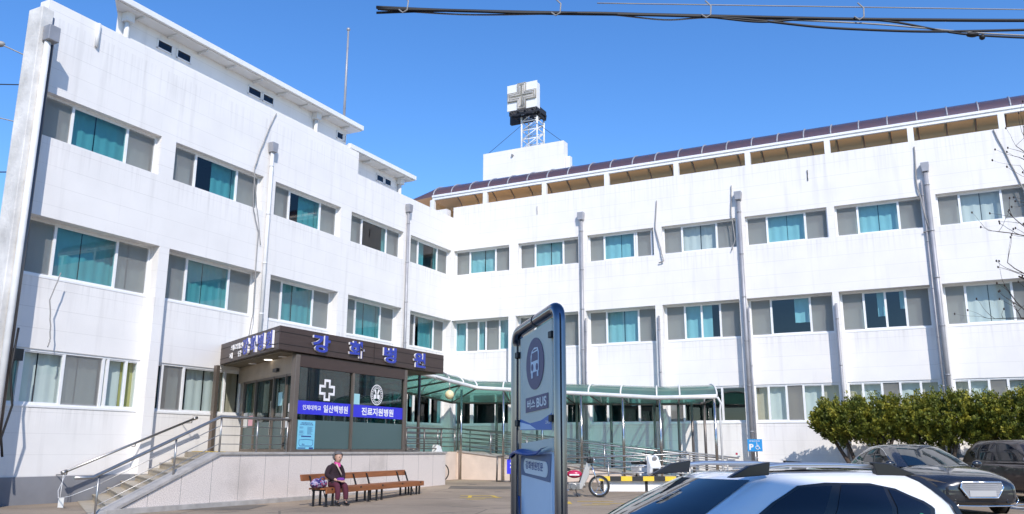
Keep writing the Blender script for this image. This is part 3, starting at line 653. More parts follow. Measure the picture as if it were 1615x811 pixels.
for k in range(8):
    st_ = MB(); z1 = FZ - .146 * (k + 1); dz = 1.6 + z1 - .03
    def P4(a_, b_, z): return [S(nose(a_, -REC + .04), -REC + .04, z), S(nose(a_, 3.695), 3.695, z), S(nose(b_, 3.695), 3.695, z), S(nose(b_, -REC + .04), -REC + .04, z)]
    st_.prism(P4(k, k + 1, -1.6), (0, 0, dz)); st_.prism(P4(k - .01, k + 1.06, z1 - .03), (0, 0, .03)); st_.build('step', 'tile_floor', TR, bevel=.006)
mb = MB(); mb.prism([S(nose(-.25, .5), .5, FZ - .002), S(nose(-.25, 3.4), 3.4, FZ - .002), S(nose(-1.05, 3.4), 3.4, FZ - .002), S(nose(-1.05, .5), .5, FZ - .002)], (0, 0, .012)); mb.build('tactile_strip', 'yellow_paint', TR)
# kerb along the left wing
mb = MB(); mb.box(S(19.05, .05, -1.6), S(30, .28, -1.12)); tag(mb.build('kerb', 'concrete', frame=FRAME_B, base=S(20, .1, -1.28), bevel=.02), kind='structure')
mb = MB()
for k in range(70):
    c = S(19.1 + random.random() * .9 if k < 35 else 20.3 + random.random() * .5, .0 + random.random() * .25, -1.14); a = random.random() * 6.3; h_ = .05 + random.random() * .12
    mb.quad(c, c + V((.03 * math.cos(a), .03 * math.sin(a), 0)), c + V((.08 * math.cos(a), .08 * math.sin(a), h_)), c + V((.04 * math.cos(a), .05 * math.sin(a), h_ * .9)))
tag(mb.build('weeds', 'weed', frame=FRAME_B, base=S(19.6, .1, -1.14)), kind='stuff')

# stair railings
RL = thing('stair_railing', 'grey steel railing with thin wires on the outer edge of the stairs', 'railing', S(16.4, 3.85, FZ), FRAME_B)
top = [S(14.1, 3.9, .70), S(16.4, 3.9, .70), S(19.55, 3.9, -.56), S(19.95, 3.9, -.56)]
mb = MB(); mb.tube(top, .035, 10); mb.build('handrail', 'rail_steel', RL)
for s_, zb, zt in ((14.15, FZ, .69), (15.2, FZ, .69), (16.36, FZ, .69), (17.6, -.58, .2), (19.4, -1.34, -.5)): mb = MB(); mb.tube([S(s_, 3.88, zb), S(s_, 3.88, zt)], .022, 8); mb.build('post', 'rail_steel', RL)
mb = MB()
for k in (1, 2, 3): mb.tube([S(14.1, 3.88, .69 - .2 * k), S(16.4, 3.88, .69 - .2 * k), S(19.4, 3.88, -.5 - .2 * k)], .009, 6)
mb.build('wire', 'rail_steel', RL)
RL2 = thing('wall_handrail', 'single grey steel handrail fixed along the wall above the stairs', 'handrail', S(15.5, .15, 0), FRAME_B)
mb = MB(); mb.tube([S(13.75, .12, .78), S(17.4, .12, -.54)], .032, 10)
mb.tube([S(13.75, .12, .78), S(13.62, .12, .82)], .045, 8); mb.tube([S(17.4, .12, -.54), S(17.52, .12, -.58)], .045, 8); mb.build('rail', 'rail_steel', RL2)
for s_, z in ((13.78, .77), (15.55, .13), (17.38, -.53)):
    mb = MB(); mb.tube([S(s_, .12, z - .02), S(s_, .10, z - .09), S(s_, -.02 if s_ == 15.55 else -REC + .02, z - .1)], .014, 6); mb.build('bracket', 'rail_steel', RL2)
CH = thing('chain_barrier', 'thin white chain with a small tag hanging at the stair foot', 'chain', S(18.6, 1.4, -1.2), FRAME_B)
mb = MB(); mb.tube([S(17.42, .14, -.6), S(17.9, .6, -.95), S(18.3, 1.2, -1.08), S(18.9, 2.4, -.98), S(19.4, 3.86, -.72)], .007, 6)
mb.tube([S(17.5, .16, -.62), S(17.55, .2, -1.2)], .007, 6); mb.build('chain', 'white_paint', CH)
mb = MB(); mb.box(S(18.25, 1.15, -1.30), S(18.26, 1.33, -1.07)); mb.build('tag_plate', 'paper', CH)

# ------------------------------------------------------------------ entrance pavilion
PV = thing('entrance_pavilion', 'glass entrance pavilion under a dark brown fascia with blue hangul letters', 'entrance', S(11.5, 4, FZ), FRAME_B)
out = [(14.85, 4.06), (7.1, 4.06), (7.1, -.3), (12.55, -.3)]
mb = MB(); mb.prism([S(s_, t, 2.40) for s_, t in out], (0, 0, .60)); mb.build('fascia', 'fascia_brown', PV, bevel=.012)
dd = (S(12.55, -.3, 0) - S(14.85, 4.06, 0)).normalized(); dn = V((-dd.y, dd.x, 0)); dn = dn if dn.dot(S(1, 0, 0)) > 0 else -dn
mb = MB()
for z in (2.55, 2.85): mb.box(S(14.84, 4.061, z - .008), S(7.1, 4.066, z + .008)); mb.obox((S(14.85, 4.06, z) + S(12.55, -.3, z)) / 2 + dn * .002, dd, dn, (0, 0, 1), (2.44, .004, .008))
mb.box(S(10.9, 4.061, 2.4), S(10.91, 4.066, 3.0)); mb.build('fascia_joint', 'fascia_joint', PV)
ins = [(14.6, 3.9), (7.3, 3.9), (7.3, -.2), (12.5, -.2)]
mb = MB(); mb.prism([S(s_, t, 2.365) for s_, t in ins], (0, 0, .03))
mb.build('soffit', 'soffit_wood', PV)
for s_, t in ((13.28, 2.26), (12.67, 1.1), (13.75, 3.2)):
    q = MB(); q.cyl(S(s_, t, 2.366), S(s_, t, 2.35), .11, 16); q.build('downlight', 'lamp_glow' if t > 2 and t < 3 else 'letter_white', PV)
for ch_, s0, s1 in (('강', 13.65, 12.95), ('화', 12.12, 11.44), ('병', 10.5, 9.87), ('원', 8.92, 8.28)):
    q = MB(); letters(q, ch_, S(s0 + .012, 4.07, 2.47), S(-1, 0, 0), (0, 0, 1), s0 - s1, .46, .035, .05); lo = q.build('sign_letter', 'letter_white', PV)
    q = MB(); letters(q, ch_, S(s0 + .012, 4.121, 2.47), S(-1, 0, 0), (0, 0, 1), s0 - s1, .46, .035, .012); q.build('letter_face', 'letter_blue', lo)
nn_ = dn; ud = -dd    # viewer's left to right along the side fascia: from the wall to the corner
def sidept(f, z): return S(12.55, -.3, z).lerp(S(14.85, 4.06, z), f)
for ch_, f0, f1 in (('강', .46, .56), ('화', .59, .69), ('병', .715, .805), ('원', .845, .935)):
    q = MB(); letters(q, ch_, sidept(f0, 2.47) + nn_ * .008, ud, (0, 0, 1), (f1 - f0) * 4.93, .44, .035, .06); lo = q.build('sign_letter', 'letter_white', PV)
    q = MB(); letters(q, ch_, sidept(f0, 2.47) + nn_ * .069, ud, (0, 0, 1), (f1 - f0) * 4.93, .44, .035, .012); q.build('letter_face', 'letter_blue', lo)
for tx, f0, f1, z0, z1 in (('의료법인', .22, .43, 2.70, 2.86), ('재', .2, .25, 2.48, 2.64), ('단', .36, .41, 2.48, 2.64)):
    q = MB(); letters(q, tx, sidept(f0, z0) + nn_ * .008, ud, (0, 0, 1), (f1 - f0) * 4.93, z1 - z0, .02, .03); q.build('sign_letter', 'letter_white', PV)
# body
for s_, w_ in ((14.04, .16), (9.15, .14)):
    q = MB(); q.box(S(s_ - w_ / 2, 3.86, FZ), S(s_ + w_ / 2, 4.005, 2.36)); q.build('post', 'bronze_frame', PV, bevel=.01)
mb = MB(); mb.box(S(11.76, 3.9, FZ), S(11.68, 4.0, 2.08)); mb.build('mullion', 'bronze_frame', PV)
mb = MB(); mb.box(S(13.96, 3.88, 2.06), S(9.22, 4.0, 2.36)); mb.build('lintel', 'fascia_brown', PV)
mb = MB(); mb.box(S(13.96, 3.88, FZ + .001), S(9.22, 4.0, -.02)); mb.build('sill', 'bronze_frame', PV)
for a, c in ((13.96, 11.76), (11.68, 9.22)):
    q = MB(); q.box(S(a, 3.93, -.02), S(c, 3.945, 2.06)); gp = q.build('glass_panel', 'glass_porch', PV)
    q = MB(); q.box(S(a - .01, 3.9455, -.01), S(c + .01, 3.9475, .72)); q.build('frosted_film', 'film_grey', gp)
    q = MB(); q.box(S(a - .005, 3.948, .86), S(c + .005, 3.952, 1.20)); q.build('lettering_band', 'strip_blue', gp)
    q = MB()
    if a > 13:
        letters(q, '인제대학교', S(13.72, 3.954, .97), S(-1, 0, 0), (0, 0, 1), .72, .13, .015); q.build('band_lettering', 'print_white', gp); q = MB(); letters(q, '일산백병원', S(12.9, 3.954, .93), S(-1, 0, 0), (0, 0, 1), 1.03, .2, .025)
    else: letters(q, '진료지원병원', S(11.25, 3.954, .92), S(-1, 0, 0), (0, 0, 1), 1.55, .22, .03)
    q.build('band_lettering', 'print_white', gp)
    q = MB()
    if a > 13:   # interlaced cross emblem
        c0 = S(12.79, 3.955, 1.52)
        def ring(cx, cz, open_):
            w1, w0 = .13, .062
            for (x0, x1, z0, z1) in ((-w1, w1, w0, w1), (-w1, w1, -w1, -w0), (-w1, -w0, -w0, w0), (w0, w1, -w0, w0)):
                if open_ == 'd' and z1 <= -w0 + .001: continue
                if open_ == 'u' and z0 >= w0 - .001: continue
                if open_ == 'l' and x1 <= -w0 + .001: continue
                if open_ == 'r' and x0 >= w0 - .001: continue
                q.quad(c0 + S(-(cx + x0), 0, cz + z0), c0 + S(-(cx + x1), 0, cz + z0), c0 + S(-(cx + x1), 0, cz + z1), c0 + S(-(cx + x0), 0, cz + z1))
        ring(0, .155, 'd'); ring(0, -.155, 'u'); ring(-.19, 0, 'r'); ring(.19, 0, 'l')
    else:
        c0 = S(10.56, 3.955, 1.52)
        def annulus(r0, r1, k=40, gap=0):
            for i in range(k):
                if gap and i % gap == 0: continue
                a0, a1 = 2 * math.pi * i / k, 2 * math.pi * (i + 1) / k
                q.quad(*[c0 + S(-r * math.cos(t) , 0, r * math.sin(t)) for r, t in ((r0, a0), (r1, a0), (r1, a1), (r0, a1))])
        annulus(.27, .295); annulus(.215, .25, 44, 2); annulus(.185, .20)
        for sg in (-1, 1):
            q.quad(*[c0 + S(-sg * x, 0, z) for x, z in ((.015, -.10), (.13, -.13), (.15, .0), (.02, .02))])
            q.quad(*[c0 + S(-sg * x, 0, z) for x, z in ((.015, .03), (.07, .02), (.13, .13), (.05, .16))])
    q.build('emblem', 'print_white', gp)
# side glazing towards the ramp and back
mb = MB(); mb.box(S(9.15, 3.86, -.02), S(9.14, .1, 2.36)); mb.build('glass_panel', 'glass_porch', PV)
# door side (angled) built along the line from the corner post back to the wall
a0 = S(14.04, 3.93, 0); ad = (S(12.1, .30, 0) - a0).normalized(); an = V((-ad.y, ad.x, 0)); an = an if an.dot(S(1, 0, 0)) > 0 else -an
def DP(u, d, z): return a0 + ad * u + an * d + V((0, 0, z))
def dbox(mb, u0, u1, d0, d1, z0, z1): mb.obox(DP((u0 + u1) / 2, (d0 + d1) / 2, (z0 + z1) / 2), ad, an, (0, 0, 1), (abs(u1 - u0) / 2, abs(d1 - d0) / 2, abs(z1 - z0) / 2))
mb = MB(); dbox(mb, .08, 4.75, -.10, .0, 1.90, 2.36); mb.build('door_header', 'header_tan', PV)
mb = MB()
for u in (.66, 1.6, 3.1, 4.15): dbox(mb, u - .03, u + .03, -.08, .01, FZ, 1.9)
dbox(mb, .08, 4.2, -.08, .0, FZ, -.02); dbox(mb, .08, 4.2, -.08, .0, 1.84, 1.9); mb.build('door_frame', 'bronze_frame', PV)
for u0, u1, dr in ((.09, .63, 0), (.69, 1.57, 1), (1.63, 3.07, 1), (3.13, 4.12, 0)):
    q = MB(); dbox(q, u0, u1, -.05, -.04, -.02, 1.84); gp = q.build('sliding_door' if dr else 'glass_panel', 'glass_porch', PV)
    q = MB(); dbox(q, u0 + .01, u1 - .01, -.039, -.037, -.01, .70); q.build('frosted_film', 'film_grey', gp)
    if dr: q = MB(); dbox(q, u0 + .08, u0 + .12, -.035, .0, .35, 1.25); q.build('handle', 'chrome', gp)
mb = MB(); dbox(mb, 1.2, 1.5, .005, .09, 2.0, 2.09); mb.build('door_sensor', 'plastic_black', PV)
mb = MB(); mb.box(S(12.66, -.28, FZ), S(12.78, -.16, 2.36)); mb.build('post', 'bronze_frame', PV)
mb = MB(); mb.box(S(7.3, -.3, 3.0), S(12.4, 3.8, 3.02)); mb.build('roof_sheet', 'roof_slab', PV)
# notices stuck on the glass
def notice(label, u0, u1, z0, z1, m, name='notice'):
    q = MB(); dbox(q, u0, u1, -.036, -.031, z0, z1); tag(q.build(name, m, frame=FRAME_B, base=DP((u0 + u1) / 2, -.03, z0)), label, name)
notice('white paper with orange edge on the door glass by the corner post', .14, .46, .92, 1.13, 'paper')
notice('pale blue sheet stuck inside the sliding door glass', .95, 1.25, 1.10, 1.45, 'paper_cyan')
notice('white sheet on the leftmost door pane', 3.75, 4.1, .58, 1.0, 'paper'); notice('pink sheet on the leftmost door pane', 3.25, 3.65, .62, .9, 'paper_pink')
notice('white panel strip across the door pane next to the corner post', .1, .62, .52, .78, 'paper')
q = MB(); q.box(S(11.63, 3.95, 1.21), S(11.36, 3.954, 1.50)); tag(q.build('notice', 'paper_cyan', frame=FRAME_B, base=S(11.5, 3.95, 1.21)), 'small blank cyan sheet on the glass above the blue band', 'notice')
PO = thing('poster', 'tall cyan poster with dark print and a line map on the pavilion glass', 'poster', S(13.5, 3.95, -.05), FRAME_B)
q = MB(); q.box(S(13.86, 3.9495, -.03), S(13.2, 3.956, .70)); q.build('sheet', 'poster_cyan', PO)
q = MB()
for i, (z, a, c) in enumerate([(.64, .12, .54), (.60, .08, .58)]): letters(q, '진료안내' if i == 0 else '외래진료시간표', S(13.86 - a, 3.958, z - .02), S(-1, 0, 0), (0, 0, 1), c - a, .035, .02)
for k in range(9):
    for x0, x1 in ((.06, .28), (.36, .6)):
        if random.random() < .85: q.quad(*[S(13.86 - x, 3.958, z) for x, z in ((x0, .53 - k * .025), (x1 - random.random() * .08, .53 - k * .025), (x1 - .08, .538 - k * .025), (x0, .538 - k * .025))])
q.quad(*[S(13.86 - x, 3.958, z) for x, z in ((.14, .285), (.52, .285), (.52, .315), (.14, .315))])
q.tube([S(13.86 - x, 3.958, z) for x, z in ((.07, .21), (.2, .22), (.33, .23), (.46, .22), (.6, .21), (.6, .1), (.55, .06), (.12, .06), (.07, .1))], .006, 4, closed=True)
letters(q, '주차', S(13.68, 3.958, .07), S(-1, 0, 0), (0, 0, 1), .1, .05, .02)
q.quad(*[S(13.86 - x, 3.958, z) for x, z in ((.03, -.005), (.32, -.005), (.32, .02), (.03, .02))]); q.quad(*[S(13.86 - x, 3.958, z) for x, z in ((.46, -.015), (.62, -.015), (.62, .025), (.46, .025))])
q.build('print', 'print_navy', PO)
# inside the pavilion: a counter and back wall so that the glass shows depth
mb = MB(); mb.box(S(12.3, 1.2, FZ), S(9.6, 1.25, 2.3)); mb.build('interior_wall', 'room_teal', PV)
mb = MB(); mb.box(S(12.5, 2.4, FZ), S(10.0, 2.9, .75)); mb.build('counter', 'header_tan', PV, bevel=.01)

# ------------------------------------------------------------------ ramp, ramp railings, canopy
RP = thing('access_ramp', 'beige walled wheelchair ramp beneath the green canopy', 'ramp', S(2, 6, -1.15), FRAME_B)
def rz(t): return max(-1.14, -.10 - (t - 2.0) * .104)
mb = MB()
mb.prism([S(2.7, 2.0, -1.5), S(2.7, 12, -1.5), S(2.7, 12, rz(12)), S(2.7, 2.0, rz(2))], S(-.18, 0, 0)); mb.box(S(6.75, 1.85, -1.5), S(2.7, 2.02, FZ - .013)); mb.build('wall', 'ramp_wall', RP)
mb = MB(); mb.prism([S(2.52, 2.02, -1.5), S(2.52, 12, -1.5), S(2.52, 12, rz(12) - .02), S(2.52, 2.02, rz(2) - .02)], S(-2.45, 0, 0)); mb.build('floor_slab', 'concrete', RP)
mb = MB(); mb.prism([S(2.74, 2.0, rz(2)), S(2.74, 12, rz(12)), S(2.74, 12, rz(12) + .05), S(2.74, 2.0, rz(2) + .05)], S(-.26, 0, 0)); mb.build('coping', 'stone_cap', RP)
def rail_run(name, label, pts, hs, posts, m, group):
    o = thing(name, label, 'railing', pts[0], FRAME_B, group)
    q = MB()
    for i, h_ in enumerate(hs): q.tube([p + V((0, 0, h_)) for p in pts], .028 if i == 0 else .018, 8)
    q.build('rail', m, o)
    for p in posts: q = MB(); q.tube([p, p + V((0, 0, hs[0]))], .026, 8); q.build('post', m, o)
    return o
hs = (.82, .66, .5, .34, .18)
rail_run('ramp_railing', 'steel ramp railing of five bars along the outer edge of the ramp', [S(2.62, 2.0, rz(2) + .04), S(2.62, 12.1, rz(12) + .04)], hs, [S(2.62, t, rz(t) + .03) for t in (2.0, 3.4, 4.9, 6.4, 7.9, 9.4, 10.9, 12.0)], 'rail_steel', 'ramp railings')
rail_run('ramp_railing', 'steel ramp railing nearest the hospital wall under the canopy', [S(.35, 1.0, rz(2) + .04), S(.35, 3.0, rz(2.6)), S(.35, 12.0, rz(12) + .04)], hs[:4], [S(.35, t, rz(max(t, 2)) + .0) for t in (1.2, 3.4, 5.4, 7.4, 9.4, 11.6)], 'rail_steel', 'ramp railings')
rail_run('ramp_railing', 'steel rail turning the corner from terrace to ramp', [S(6.6, 1.95, FZ), S(2.7, 1.95, FZ)], hs, [S(s_, 1.95, FZ) for s_ in (6.5, 5.2, 4.0, 2.8)], 'rail_steel', 'ramp railings')
rail_run('ramp_railing', 'lower steel rail in front of the ramp with a second flight falling the other way', [S(4.1, 5.5, -1.16), S(4.1, 11.3, -.92)], (.80, .62, .44, .26), [S(4.1, t, -1.2) for t in (5.5, 7.0, 8.6, 10.1, 11.3)], 'rail_steel', 'ramp railings')
rail_run('terrace_railing', 'dark brown railing on the terrace right of the pavilion', [S(9.0, 3.9, FZ), S(6.85, 3.9, FZ)], (.72, .56, .4, .25, .1), [S(s_, 3.9, FZ) for s_ in (8.9, 7.9, 6.9)], 'rail_dark', None)
CN = thing('walkway_canopy', 'green translucent barrel canopy on steel posts over the ramp', 'canopy', S(2.5, 6, -1.1), FRAME_B)
def zf(t): return 2.25 - .54 * min(1, max(0, (t - 2.9) / 7.1))
front = [S(s_, 2.9, 2.25 + (s_ - 2.8) * .062) for s_ in (7.6, 6.7, 5.8, 4.8, 3.8)] + [S(2.8, 2.9, 2.25)] + [S(2.8, t, zf(t)) for t in (4.0, 5.2, 6.3, 7.4, 8.6, 9.9, 10.7, 11.95)]
def zr(t): return 1.88 - .25 * min(1, max(0, t / 9.0))
rear = [S(s_, .25, 2.05 + (s_ - 2.8) * .05) for s_ in (7.6, 6.7, 5.8, 4.3, 2.6)] + [S(.25, .25, 1.88)] + [S(.25, t, zr(t)) for t in (3.0, 4.5, 5.8, 6.9, 8.0, 9.1, 9.9, 10.85)]
def varc(i, a):   # i may be fractional
    k = min(int(i), len(front) - 2); f = i - k; A = front[k].lerp(front[k + 1], f); B = rear[k].lerp(rear[k + 1], f)
    x = (1 - math.cos(a * math.pi)) / 2; return A.lerp(B, x) + V((0, 0, .50 * math.sin(a * math.pi)))
mb = MB(); mb.grid(lambda u, v: varc(u * (len(front) - 1), v), (len(front) - 1) * 3, 12); mb.build('roof_sheet', 'poly_green', CN)
for i in range(len(front)):
    q = MB(); q.tube([varc(i, k / 12) + V((0, 0, .015)) for k in range(13)], .03, 6); q.build('rib', 'pipe_white' if i > 3 else 'rail_steel', CN)
    q = MB(); q.tube([front[i], rear[i]], .035, 6); q.build('cross_beam', 'rail_dark', CN)
mb = MB(); mb.tube([p + V((0, 0, 0)) for p in front], .075, 8); mb.build('gutter', 'pipe_white', CN)
mb = MB(); mb.tube(rear, .05, 6); mb.build('rear_beam', 'rail_dark', CN)
for p, zb in [(S(2.85, 2.25, 2.2), -1.12), (S(2.8, 4.03, zf(4.03)), -1.16), (S(2.8, 5.6, zf(5.6)), -1.16), (S(2.8, 7.13, zf(7.13)), -1.16), (S(2.8, 8.68, zf(8.68)), -1.16), (S(2.8, 10.0, zf(10)), -1.16), (S(2.8, 11.85, zf(11.85)), -1.16)]:
    q = MB(); q.tube([V((p.x, p.y, zb)), p], .048, 10); q.build('post', 'stainless', CN)
for s_, t, z in ((.3, .6, 1.85), (.3, 2.4, 1.81), (.3, 4.2, 1.76), (.3, 5.9, 1.72), (.3, 7.3, 1.68), (.3, 9.0, 1.63), (.3, 9.9, 1.63), (.3, 10.4, 1.63), (.3, 10.85, 1.63), (6.75, 2.9, 2.49), (6.75, .3, 2.2), (4.6, .3, 2.1), (8.5, .6, 2.3)):
    q = MB(); q.tube([S(s_, t, -1.1 if s_ < 1 else FZ), S(s_, t, z)], .05, 8); q.build('post', 'rail_dark', CN)
mb = MB(); mb.tube([S(2.86, 11.98, 1.68), S(2.75, 12.05, 1.5), S(2.7, 12.0, 1.3), S(2.7, 12.0, -1.1)], .035, 8); mb.build('downpipe', 'pipe_white', CN)
GL = thing('globe_lamp', 'unlit cream globe lamp hanging from the canopy eave', 'lamp', S(5.6, 3.5, 1.8), FRAME_B)
q = MB(); q.sphere(S(5.94, 3.6, 1.80), .155, 20, 14); q.build('globe', 'globe', GL)
q = MB(); q.tube([S(5.94, 3.6, 1.94), S(5.94, 3.6, 2.22), S(5.8, 2.95, 2.42)], .016, 6); q.build('hanger', 'rail_steel', GL)
# small things on the terrace end
q = MB(); q.prism([S(6.85, 3.75, FZ), S(7.2, 3.75, FZ), S(7.15, 3.75, FZ + .22), S(6.95, 3.75, FZ + .17)], (.18, 0, 0)); tag(q.build('carton', 'paper', frame=FRAME_B, base=S(7, 3.8, FZ)), 'torn white carton at the right end of the terrace', 'box')
q = MB(); q.sphere(S(8.6, 3.72, FZ + .06), .3, 16, 8, (.5, 1.0, .28)); q.sphere(S(8.25, 3.75, FZ + .05), .22, 14, 8, (.6, 1, .3)); tag(q.build('cement_sack', 'sack', frame=FRAME_B, base=S(8.5, 3.7, FZ), smooth=True), 'lumpy grey sack lying on the terrace under the brown railing', 'sack')

# ------------------------------------------------------------------ bench, person, bag
BA = math.atan2(4.61, 1.65)
BN = thing('park_bench', 'long low wooden bench with black iron legs before the granite wall', 'bench', (-4.12, 19.72, -1.28), rot=BA)
gs = .0075   # the forecourt rises slightly along the bench
mb = MB(); L_ = 4.75
for y0, y1 in ((.02, .14), (.16, .28), (.30, .42)): mb.box((-.15, y0, .375), (L_ + .2, y1, .41))
mb.build('seat', 'bench_wood', BN, bevel=.006)
mb = MB(); mb.box((-.1, -.02, .285), (L_ + .2, .017, .405)); mb.build('front_board', 'bench_wood', BN, bevel=.006)
mb = MB(); mb.prism([(-.32, .50, .56), (L_ + .1, .50, .56), (L_ + .1, .53, .70), (-.32, .53, .70)], (0, .035, 0.005)); mb.build('backrest', 'bench_wood', BN, bevel=.006)
for x in (.0, .28, 1.95, 2.35, 2.62, 4.3, 4.62, 4.8):
    q = MB(); q.box((x - .02, .03, 0), (x + .02, .07, .37)); q.box((x - .02, .36, 0), (x + .02, .40, .37)); q.box((x - .02, .03, .34), (x + .02, .42, .374))
    if x not in (.28, 2.35, 4.62): q.prism([(x - .015, .36, .30), (x - .015, .40, .30), (x - .015, .53, .68), (x - .015, .49, .66)], (.03, 0, 0))
    q.box((x - .03, .0, -.02), (x + .03, .10, .015)); q.build('leg', 'iron_black', BN)
mb = MB()
for x in (.05, 4.5): mb.tube([(x, .05, .05), (x + .3, .35, .34)], .012, 6)
for x in (.1, 1.4, 2.5, 3.6, 4.7): mb.box((x, -.026, .36), (x + .06, -.021, .40))
mb.build('brace', 'iron_black', BN)

def skin(name, verts, edges, m, parent, sub=2, M=None):
    me = bpy.data.meshes.new(name); me.from_pydata([v[0] for v in verts], edges, []); o = bpy.data.objects.new(name, me); COL.objects.link(o)
    if M: me.transform(M)
    md = o.modifiers.new('skin', 'SKIN'); md.use_smooth_shade = True; md.branch_smoothing = .6
    sv = me.skin_vertices[0].data
    for i, v in enumerate(verts):
        r = v[1]; sv[i].radius = r if isinstance(r, tuple) else (r, r)
    sv[0].use_root = True
    sb = o.modifiers.new('subdivision', 'SUBSURF'); sb.levels = sub; sb.render_levels = sub
    me.materials.append(MT[m]); o.parent = parent; OFF[o] = OFF[parent]; return o
PX = 0.66
PE = thing('person', 'seated person in a dark coat, pink scarf, maroon trousers and black boots', 'person', V((-4.2, 19.5, -1.28)) + V((math.cos(BA) * PX, math.sin(BA) * PX, 0.01)), rot=BA - R(24))
vs = [((0, .24, .47), .12), ((0, .25, .64), .125), ((0, .19, .83), .12), ((0, .12, .925), .06), ((0, .09, .965), .055), ((0, .06, 1.005), (.078, .09)), ((0, .055, 1.09), (.09, .108)), ((0, .07, 1.17), .07)]
ed = [(i, i + 1) for i in range(7)]
def add(lst, at):
    for v in lst:
        vs.append(v); ed.append((at, len(vs) - 1)); at = len(vs) - 1
    return at
for sg in (-1, 1):
    hnd = add([((sg * .15, .17, .86), .055), ((sg * .215, .17, .67), .042), ((sg * .10, -.03, .565), .03), ((sg * .055, -.085, .55), (.034, .02))], 2)
    for k in range(4):
        dx = (k - 1.5) * .019; ln = (.85, 1, .95, .75)[k]
        add([((sg * .045 - sg * dx, -.12, .548), .0085), ((sg * .02 - sg * dx, -.12 - .035 * ln, .537), .0078), ((sg * .005 - sg * dx, -.12 - .05 * ln, .515), .007)], hnd)
    add([((sg * .075, -.075, .572), .0095), ((sg * .05, -.10, .582), .0085)], hnd)
    add([((sg * .085, .2, .47), .085), ((sg * .10, -.10, .455), .062), ((sg * .11, -.14, .22), .05), ((sg * .115, -.13, .07), .036), ((sg * .12, -.25, .035), .03)], 0)
body = skin('body', vs, ed, 'skin', PE)
add_face = MB(); add_face.sphere((0, -.052, 1.055), .018, 8, 6, (.8, 1.0, 1.2)); add_face.build('nose', 'skin', body)
q = MB()
for sg in (-1, 1): q.sphere((sg * .034, -.038, 1.078), .011, 8, 6)
q.tube([(-.022, -.024, 1.010), (0, -.032, 1.008), (.022, -.024, 1.010)], .005, 6); q.build('face_feature', 'hair_grey', body)
for sg in (-1, 1): q = MB(); q.sphere((sg * .094, .062, 1.06), .022, 8, 6, (.4, .8, 1.3)); q.build('ear', 'skin', body)
q = MB(); q.sphere((0, .08, 1.095), .132, 20, 14, (.88, .95, .92))
bmesh.ops.delete(q.bm, geom=[v for v in q.bm.verts if v.co.y < .03 and v.co.z < 1.14], context='VERTS'); q.build('hair', 'hair_grey', PE)
cv = [((0, .24, .46), .165), ((0, .25, .62), .165), ((0, .20, .80), .160), ((0, .135, .92), .088)]
ce = [(0, 1), (1, 2), (2, 3)]
for sg in (-1, 1):
    k = len(cv); cv += [((sg * .16, .17, .855), .080), ((sg * .225, .17, .67), .066), ((sg * .115, -.01, .575), .048), ((sg * .09, .04, .47), .115), ((sg * .10, -.05, .46), .105)]
    ce += [(2, k), (k, k + 1), (k + 1, k + 2), (0, k + 3), (k + 3, k + 4)]
skin('coat', cv, ce, 'cloth_coat', PE)
tv = [((0, .24, .46), .12)]; te = []
for sg in (-1, 1):
    k = len(tv); tv += [((sg * .09, .15, .465), .09), ((sg * .105, -.11, .45), .077), ((sg * .11, -.145, .25), .066), ((sg * .115, -.14, .12), .056)]
    te += [(0, k), (k, k + 1), (k + 1, k + 2), (k + 2, k + 3)]
skin('trousers', tv, te, 'cloth_trouser', PE)
for sg in (-1, 1):
    skin('boot', [((sg * .115, -.13, .15), .05), ((sg * .117, -.125, .055), .05), ((sg * .12, -.2, .04), .042), ((sg * .125, -.275, .03), .032)], [(0, 1), (1, 2), (2, 3)], 'boot_black', PE)
skin('scarf', [((-.06, .06, .935), .04), ((0, .035, .915), .042), ((.06, .06, .935), .04), ((0, .19, .96), .04), ((.02, .01, .84), .03)], [(0, 1), (1, 2), (2, 3), (3, 0), (1, 4)], 'cloth_pink', PE)
q = MB(); q.tube([(-.06, .03, .92), (0, .015, .81), (.08, .04, .71), (.15, .09, .62)], .016, 6); q.build('bag_strap', 'strap_beige', PE)
q = MB(); q.sphere((.01, -.06, .575), .09, 14, 10, (1.2, .8, .5)); q.build('gloves', 'cloth_violet', PE)
BG = thing('shopping_bag', 'purple and white patterned bag lying on the bench beside the person', 'bag', V((-4.2, 19.5, -1.28)) + V((math.cos(BA) * .10, math.sin(BA) * .10, .41)), rot=BA)
q = MB(); q.sphere((0, .2, .10), .24, 18, 10, (1, .62, .46)); q.sphere((.16, .2, .09), .15, 14, 8, (1, .8, .6))
for v in q.bm.verts: v.co += V((random.uniform(-1, 1), random.uniform(-1, 1), random.uniform(-1, 1))) * .012; v.co.z = max(0.004, v.co.z)
q.build('sack', 'bag_pattern', BG, smooth=True)
q = MB(); q.tube([(-.1, .1, .17), (-.06, .08, .24), (.06, .08, .24), (.1, .1, .17)], .012, 6); q.build('handle', 'print_navy', BG)

